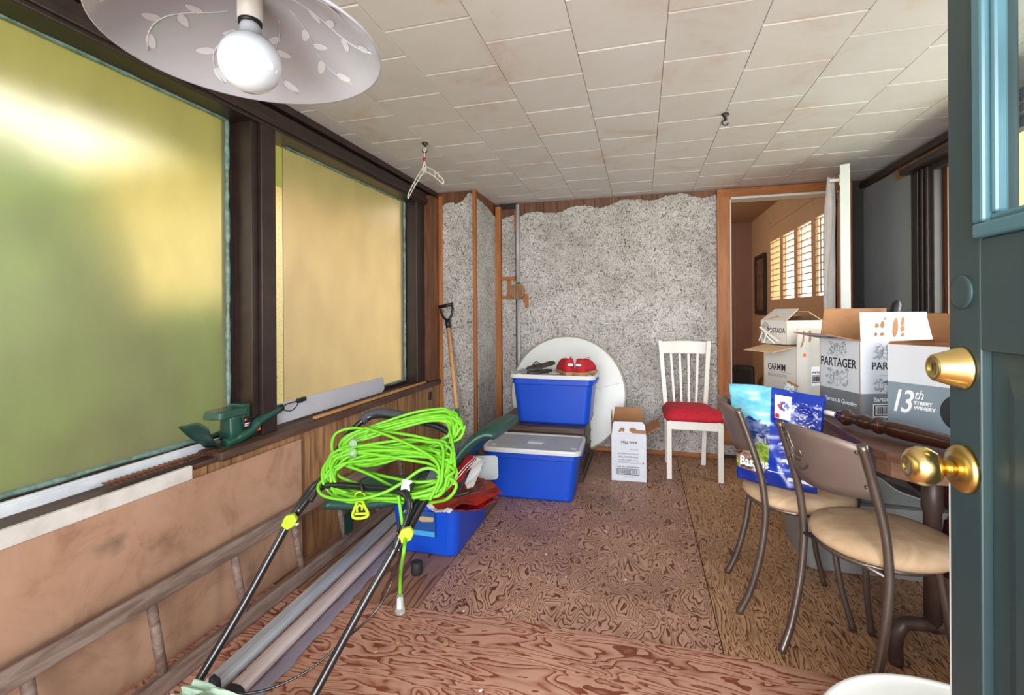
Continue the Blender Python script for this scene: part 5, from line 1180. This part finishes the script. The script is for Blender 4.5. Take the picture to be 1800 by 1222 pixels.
cw_ = carton((0.837, 1.963, ZT), R(-53), 0.36, 0.27, 0.302, 'wine_carton', 'white and blue grey 13th Street Winery carton at the table front', M['cw'], M['cg2'], 0.172,
             [('b', 0.12, 60, 0.01), ('l', 0.012, 60, 0.002)])
text('13', 0.110, M['inkw'], cw_, T(0.004, -0.0006, 0.072) @ FACE, shear=0.3, bold=0.001, sx=0.70, sp=0.8)
text('th', 0.046, M['inkw'], cw_, T(0.079, -0.0006, 0.122) @ FACE, shear=0.4, sx=0.7)
text('STREET', 0.0155, M['inkw'], cw_, T(0.079, -0.0006, 0.104) @ FACE, bold=0.0006, sx=1.05); text('WINERY', 0.0155, M['inkw'], cw_, T(0.079, -0.0006, 0.088) @ FACE, bold=0.0006, sx=1.05)
b = NB(); lathe(b, [(0.062, 0), (0.062, 0.0008)], 40, T(0.214, 0.0, 0.095) @ RX(PI/2)); o = obj('round_emblem', b, M['ink'], cw_)
text('13', 0.075, M['inkw'], cw_, T(0.169, -0.0012, 0.068) @ FACE, shear=0.3, bold=0.0006, sx=0.75)
b = NB(); box(b, 0.0, 0.36, -0.0006, 0.0, 0.0, 0.010); obj('white_base_line', b, M['cw'], cw_)
cc = carton((0.690, 2.455, ZT), R(31), 0.24, 0.195, 0.252, 'wine_carton', 'off white CARMIM REGUENGOS carton, open, at the far end of the table', M['cw2'], None, 0,
            [('l', 0.13, 190, 0.01), ('f', 0.085, 88, 0.01), ('b', 0.12, 1, 0.01)], inner='kraftl')
text('CARMIM', 0.045, M['ink'], cc, T(-0.0006, 0.168, 0.135) @ LFACE, sx=0.62, bold=0.0006); text('REGUENGOS', 0.022, M['inkg'], cc, T(-0.0006, 0.168, 0.103) @ LFACE, sx=0.86)
b = NB(); box(b, -0.0008, 0, 0.03, 0.17, 0.126, 0.1275); box(b, -0.0008, 0, 0.035, 0.075, 0.078, 0.0795); prism(b, [(-0.012, 0.02), (0, 0.0), (0.012, 0.02), (0.012, 0.045), (-0.012, 0.045)], 0.0008, T(-0.0008, 0.055, 0.02) @ RZ(-PI/2)); obj('printed_rule', b, M['inkg'], cc)
b = NB(); lathe(b, [(0.009, 0), (0.009, 0.0008)], 20, T(0.045, 0, 0.215) @ RX(PI/2)); o = obj('round_sticker', b, M['orange'], cc)
b = NB(); box(b, 0.083, 0.16, -0.0006, 0, 0.07, 0.16); obj('barcode_label', b, M['inkw'], cc); barcode(cc, T(0.088, -0.0008, 0.085), 0.07, 0.035, seed=9); text('PORTUGAL', 0.012, M['ink'], cc, T(0.09, -0.0009, 0.128) @ FACE, bold=0.0003)
b = NB(); mf = T(0, 0, 0.252) @ RX(R(-2))
for pts_ in ([(0.02, 0.0), (0.034, 0.03), (0.040, 0.075), (0.048, 0.075), (0.044, 0.028), (0.028, 0.0)], [(0.070, 0.03), (0.078, 0.06), (0.072, 0.075), (0.086, 0.075), (0.086, 0.035), (0.078, 0.02)]): prism(b, pts_, 0.0008, mf @ T(0, -0.0009, 0))
obj('torn_strip', b, M['kraft'], cc)
# printed carton resting on the open CARMIM carton
tc_ = carton((0.6685, 2.5296, ZT+0.259), R(31), 0.22, 0.16, 0.115, 'printed_carton', 'crumpled off white printed carton stacked on the CARMIM carton', M['cw2'], None, 0,
             [('l', 0.10, 35, 0.01), ('b', 0.10, 15, 0.01), ('r', 0.09, 30, 0.01)], inner='kraftl')
text('TOSTADA', 0.034, M['ink'], tc_, T(-0.0006, 0.118, 0.055) @ LFACE, sx=0.7, bold=0.0004)
b = NB()
for k in range(3): tube(b, [Vector((-0.0006, 0.128+(0.012+0.006*k)*math.cos(q*PI/8), 0.06+(0.03+0.008*k)*math.sin(q*PI/8))) for q in range(17)], 0.001, 4)
obj('printed_ring', b, M['ink'], tc_)
b = NB(); tube(b, smoothpts([(-0.02, 0.15, 0.012), (-0.03, 0.11, 0.06), (-0.03, 0.08, 0.03), (-0.02, 0.05, 0.004)]), 0.003, 6); tube(b, smoothpts([(-0.02, 0.12, 0.004), (-0.028, 0.09, 0.05), (-0.02, 0.07, 0.07)]), 0.003, 6)
o = obj('white_cable', b, M['inkw']); o.location = tc_.location; o.rotation_euler = tc_.rotation_euler; tag(o, 'white cable looped before the printed carton', 'cable')
b = NB(); bar(b, (-0.035, 0.125, 0.082), (-0.035, 0.01, 0.015), 0.012, 0.006); o = obj('white_rod', b, M['white']); o.location = tc_.location; o.rotation_euler = tc_.rotation_euler; tag(o, 'short white flat bar slanting across the printed carton', 'bar')
# wrapping paper roll
pr = thing('paper_roll', 'rolled floral wrapping paper standing behind the kibble bag', 'paper roll', (0.64, 2.36, 0.75))
fm = mat('floral_paper', 'DCE8E6', 0.6); vv_ = coords(fm, (1, 1, 1)); nn_ = noise(fm, vv_, 85, 3, 0.6, 1.5); lk(fm, ramp(fm, nn_, ((0.40, '2E5550'), (0.46, 'DCE8E6'), (0.60, 'DCE8E6'), (0.66, '7FB3BC'))), bsdf(fm).inputs['Base Color'])
rm = RY(R(22)) @ RX(R(12)); b = NB(); lathe(b, [(0.024, -0.30), (0.024, 0.085)], 24, rm @ T(0, 0, 0), False, False); lathe(b, [(0.022, -0.30), (0.022, 0.085)], 24, rm, False, False)
o = obj('paper', b, fm, pr); b = NB(); lathe(b, [(0.0235, 0.084), (0.0245, 0.0865), (0.020, 0.0865), (0.020, -0.2)], 24, rm, False, False); obj('core', b, M['kraft'], pr)
pr.location = (0.600, 2.325, 0.765)
# turned table leg lying on the table
tl = thing('turned_leg', 'dark mahogany turned table leg lying across the table front', 'table leg', (0.64, 1.93, 0))
P0 = at(1457, 744, 1.79); P1 = at(1668, 796, 1.56)
P0.z = 0.772; P1 = Vector((0.86, 1.68, 0.772))
P0 = Vector((0.672, 2.055, 0.775)); 
tl.location = P0; dirv = (P1-P0).normalized(); qm = dirv.to_track_quat('Z', 'Y').to_matrix().to_4x4()
b = NB(); lathe(b, [(0.006, 0.0), (0.009, 0.002), (0.009, 0.055)], 14, qm); o = obj('dowel', b, M['inkw'], tl)
prof = [(0.010, 0.05), (0.012, 0.06), (0.020, 0.066), (0.021, 0.075), (0.027, 0.082), (0.030, 0.092), (0.027, 0.102), (0.020, 0.106), (0.021, 0.112), (0.016, 0.118), (0.017, 0.13), (0.023, 0.15), (0.025, 0.17), (0.022, 0.188), (0.019, 0.196), (0.025, 0.204), (0.029, 0.213), (0.029, 0.222), (0.024, 0.230), (0.019, 0.236), (0.024, 0.248), (0.027, 0.268), (0.027, 0.31), (0.024, 0.38), (0.020, 0.45), (0.018, 0.49), (0.024, 0.50), (0.024, 0.52), (0.016, 0.53)]
b = NB(); lathe(b, prof, 28, qm); obj('turned_body', b, M['mahog'], tl)
# umbrella in the partager carton
um = thing('umbrella', 'folded black umbrella standing in the PARTAGER carton', 'umbrella', (0.985, 2.36, 0.75))
b = NB(); tube(b, [(0, 0, 0.0), (0.015, 0.0, 0.20), (0.04, 0.0, 0.36)], [0.02, 0.022, 0.012], 12); obj('canopy', b, M['rubber'], um)
b = NB(); tube(b, [(0.035, 0, 0.33), (0.045, 0, 0.39), (0.055, 0, 0.435), (0.058, 0, 0.45)], [0.014, 0.018, 0.017, 0.008], 12); obj('handle', b, M['black'], um)

# bins and hose under the table
def bin_(loc, rz, w, d, h, m, name, label, lid=None):
    t = thing(name, label, 'storage bin', loc, rz)
    def rr(w_, d_, z): return [(x, y, z) for x, y in rrect(w_, d_, 0.04, 4)]
    b = NB(); loft(b, [rr(w*0.88, d*0.88, 0), rr(w*0.97, d*0.97, h*0.93), rr(w, d, h*0.94), rr(w, d, h), rr(w-0.01, d-0.01, h), rr(w*0.87, d*0.87, 0.006)]); obj('body', b, m, t)
    if lid:
        b = NB(); loft(b, [rr(w+0.014, d+0.014, h), rr(w+0.014, d+0.014, h+0.012), rr(w-0.02, d-0.02, h+0.016)]); obj('lid', b, lid, t)
    return t
bin_((0.965, 2.60, 0.0), R(0), 0.56, 0.42, 0.30, M['gtote'], 'grey_bin', 'grey plastic bin on the floor under the table', M['gtote'])
bin_((1.31, 2.62, 0.0), 0, 0.10, 0.40, 0.60, M['dred'], 'red_bin', 'dark red bin behind the table pedestal')
b = NB(); cl = thing('clear_cover', 'clear plastic arched cover lying on the grey bin under the table', 'cover', (0.94, 2.44, 0.317), R(-8))
arc_ = [(-0.17, 0), (-0.17, 0.075), (-0.15, 0.11), (-0.03, 0.13), (0.02, 0.128), (0.07, 0.105), (0.13, 0.06), (0.22, 0.03), (0.23, 0.0)]
n_ = len(arc_); A_ = [b.verts.new((x, 0, z)) for x, z in arc_]; B2 = [b.verts.new((x, 0.13, z)) for x, z in arc_]
b.faces.new(A_)
for i in range(n_-1): b.faces.new((A_[i], B2[i], B2[i+1], A_[i+1]))
o = obj('shell', b, M['clear'], cl); o.modifiers.new('s', 'SOLIDIFY').thickness = 0.002
b = NB(); tube(b, smoothpts([(x, -0.002, z) for x, z in arc_], 4), 0.003, 6); obj('rim', b, M['lid'], cl)
vh = thing('vacuum_hose', 'dark ribbed vacuum hose curling under the table behind the near chair', 'hose')
pp = smoothpts([(0.80, 2.30, 0.60), (0.83, 2.27, 0.50), (0.84, 2.24, 0.42), (0.80, 2.20, 0.345), (0.74, 2.22, 0.345), (0.70, 2.30, 0.37), (0.70, 2.42, 0.345), (0.76, 2.52, 0.342)], 14)
b = NB(); tube(b, pp, [0.021+(0.0035 if i % 2 else -0.001) for i in range(len(pp))], 12); obj('ribbed_tube', b, M['foam'], vh)
# white tub at the lower right
wt = thing('white_tub', 'round white tub with rolled rim, cut off by the lower edge of the picture', 'tub', (0.612, 1.05, 0))
b = NB(); rt = 0.272
lathe(b, [(rt*0.8, 0), (rt*0.84, 0.01), (rt*0.97, 0.285), (rt, 0.287), (rt+0.006, 0.294), (rt, 0.301), (rt*0.965, 0.300), (rt*0.95, 0.292), (rt*0.82, 0.012)], 72, None, True, True); obj('body', b, M['bw'], wt)
b = NB(); lathe(b, [(0.001, 0.294), (rt*0.9, 0.291), (rt*0.955, 0.296)], 72, None, False, False); obj('lid', b, M['bw'], wt)

# small debris on the floor
rn = random.Random(23)
for k, (px, py) in enumerate(((700, 1130), (783, 1133), (872, 932), (983, 915), (1100, 760+260), (995, 1015), (845, 1215), (1225, 985), (815, 1075), (960, 975), (1065, 935), (660, 1145))):
    d = at(px, py, 1)-Vector((0, 0, EYE)); p = Vector((0, 0, EYE))+d*(EYE/-d.z)
    big = k in (0, 11, 1); s = rn.uniform(0.004, 0.007)*(2.4 if big else 1); b = NB(); q = rn.randint(5, 7)
    prism(b, [(s*math.cos(2*PI*i/q)*rn.uniform(.6, 1.3), s*0.7*math.sin(2*PI*i/q)*rn.uniform(.5, 1.2)) for i in range(q)], 0.003+0.003*big, RX(-PI/2) @ T(0, -0.004-0.004*big, 0))
    o = obj('debris_flake', b, M['sole'] if big else M['whitep']); o.location = (p.x, p.y, 0.0); o.rotation_euler = (0, 0, rn.uniform(0, 3))
    tag(o, 'brown wood chip %s' % {0: 'on the reddish sheet, largest of the chips', 1: 'on the reddish sheet right of the largest chip', 11: 'on the reddish sheet left of the largest chip'}[k] if big else 'tiny white flake %s' % {2: 'on the floor just in front of the blue totes', 3: 'on the dark sheet, right of the one nearest the totes', 4: 'on the dark sheet before the metal chairs', 5: 'at the centre of the dark plywood sheet', 6: 'on the reddish sheet at the lower edge of the picture', 7: 'on the tan plywood, rightmost of the flakes', 8: 'on the dark sheet near its reddish neighbour', 9: 'on the dark sheet left of its centre', 10: 'on the dark sheet, highest of those before the totes'}[k], 'debris', 'wood chips on the near sheet' if big else 'white flakes on the floor')

# green entrance door, open
d3 = bpy.data.objects.new('door_3', None); C.objects.link(d3); d3['kind'] = 'structure'; d3['label'] = 'dark green entrance door standing open at the right'; d3.location = (0.44, 0.03, 0)
DW = 0.82; b = NB()
def db(y0, y1, z0, z1, a=0.0, c=0.044): box(b, a, c, y0, y1, z0, z1)
db(0, 0.075, 0.03, 2.05); db(DW-0.068, DW, 0.03, 2.05); db(0.075, DW-0.068, 0.03, 0.28); db(0.075, DW-0.068, 1.105, 1.255); db(0.075, DW-0.068, 1.93, 2.05); db(0.36, 0.43, 0.28, 1.105)
obj('leaf_frame', b, M['door'], d3, 0.002)
for ya, yb in ((0.075, 0.36), (0.43, DW-0.068)):
    b = NB(); box(b, 0.012, 0.032, ya, yb, 0.28, 1.105); 
    lo_ = [[(0.012, y, z) for y, z in ((ya+0.03, 0.31), (yb-0.03, 0.31), (yb-0.03, 1.075), (ya+0.03, 1.075))], [(0.003, y, z) for y, z in ((ya+0.055, 0.335), (yb-0.055, 0.335), (yb-0.055, 1.05), (ya+0.055, 1.05))]]
    loft(b, lo_); obj('panel', b, M['door'], d3, 0.002)
b = NB()
for (ya, yb, za, zb) in ((0.075, DW-0.068, 1.255, 1.275), (0.075, DW-0.068, 1.915, 1.93), (0.075, 0.095, 1.275, 1.915), (DW-0.09, DW-0.068, 1.275, 1.915)): box(b, -0.010, 0.014, ya, yb, za, zb)
for (ya, yb, za, zb) in ((0.095, DW-0.09, 1.275, 1.285), (0.095, 0.105, 1.285, 1.915), (DW-0.10, DW-0.09, 1.285, 1.915)): box(b, -0.002, 0.014, ya, yb, za, zb)
obj('glass_moulding', b, M['door2'], d3, 0.004)
b = NB(); box(b, 0.016, 0.02, 0.09, DW-0.085, 1.27, 1.92); obj('pane', b, M['glass'], d3)
b = NB(); prism(b, [(0.0, 0), (0.05, 0), (0.055, 0.02), (0.045, 0.04), (0.055, 0.06), (0.045, 0.09), (0.0, 0.095), (-0.006, 0.05)], 0.001, T(0.015, DW-0.13, 1.42) @ RZ(-PI/2)); obj('window_sticker', b, M['inkw'], d3)
b = NB(); box(b, 0.002, 0.044, DW, DW+0.006, 0.03, 0.93); o = obj('weather_strip', b, M['inkw'], d3)
b = NB(); lathe(b, [(0.0, 0), (0.024, 0), (0.024, 0.003), (0.018, 0.004), (0, 0.004)], 32, T(0, DW-0.032, 1.185) @ RY(-PI/2), False, False); obj('filler_plate', b, M['door'], d3)
kn = Vector((0, DW-0.034, 0.935)); b = NB()
lathe(b, [(0.034, 0), (0.034, 0.004), (0.030, 0.010), (0.016, 0.014)], 36, Matrix.Translation(kn) @ RY(-PI/2)); rs = obj('rosette', b, M['brass2'], d3)
b = NB(); lathe(b, [(0.013, 0.012), (0.0115, 0.022), (0.014, 0.030), (0.021, 0.034), (0.0265, 0.043), (0.0275, 0.053), (0.024, 0.064), (0.016, 0.070), (0.008, 0.071), (0.0075, 0.0695), (0.0, 0.0695)], 36, Matrix.Translation(kn) @ RY(-PI/2)); obj('door_knob', b, M['brass'], d3)
b = NB(); kn2 = Vector((0, DW-0.030, 1.077)); lathe(b, [(0.031, 0), (0.031, 0.003), (0.028, 0.006), (0.019, 0.034), (0.017, 0.036), (0.012, 0.036), (0.011, 0.034), (0.0, 0.034)], 36, Matrix.Translation(kn2) @ RY(-PI/2)); dbt = obj('deadbolt', b, M['brass'], d3)
b = NB(); box(b, -0.0356, -0.034, -0.0012, 0.0012, -0.005, 0.005, Matrix.Translation(kn2)); obj('keyhole', b, M['black'], dbt)
b = NB(); box(b, 0.0, 0.044, -0.012, 0.0, 0.25, 0.35); box(b, 0.0, 0.044, -0.012, 0.0, 1.7, 1.8); obj('hinge', b, M['brass2'], d3)
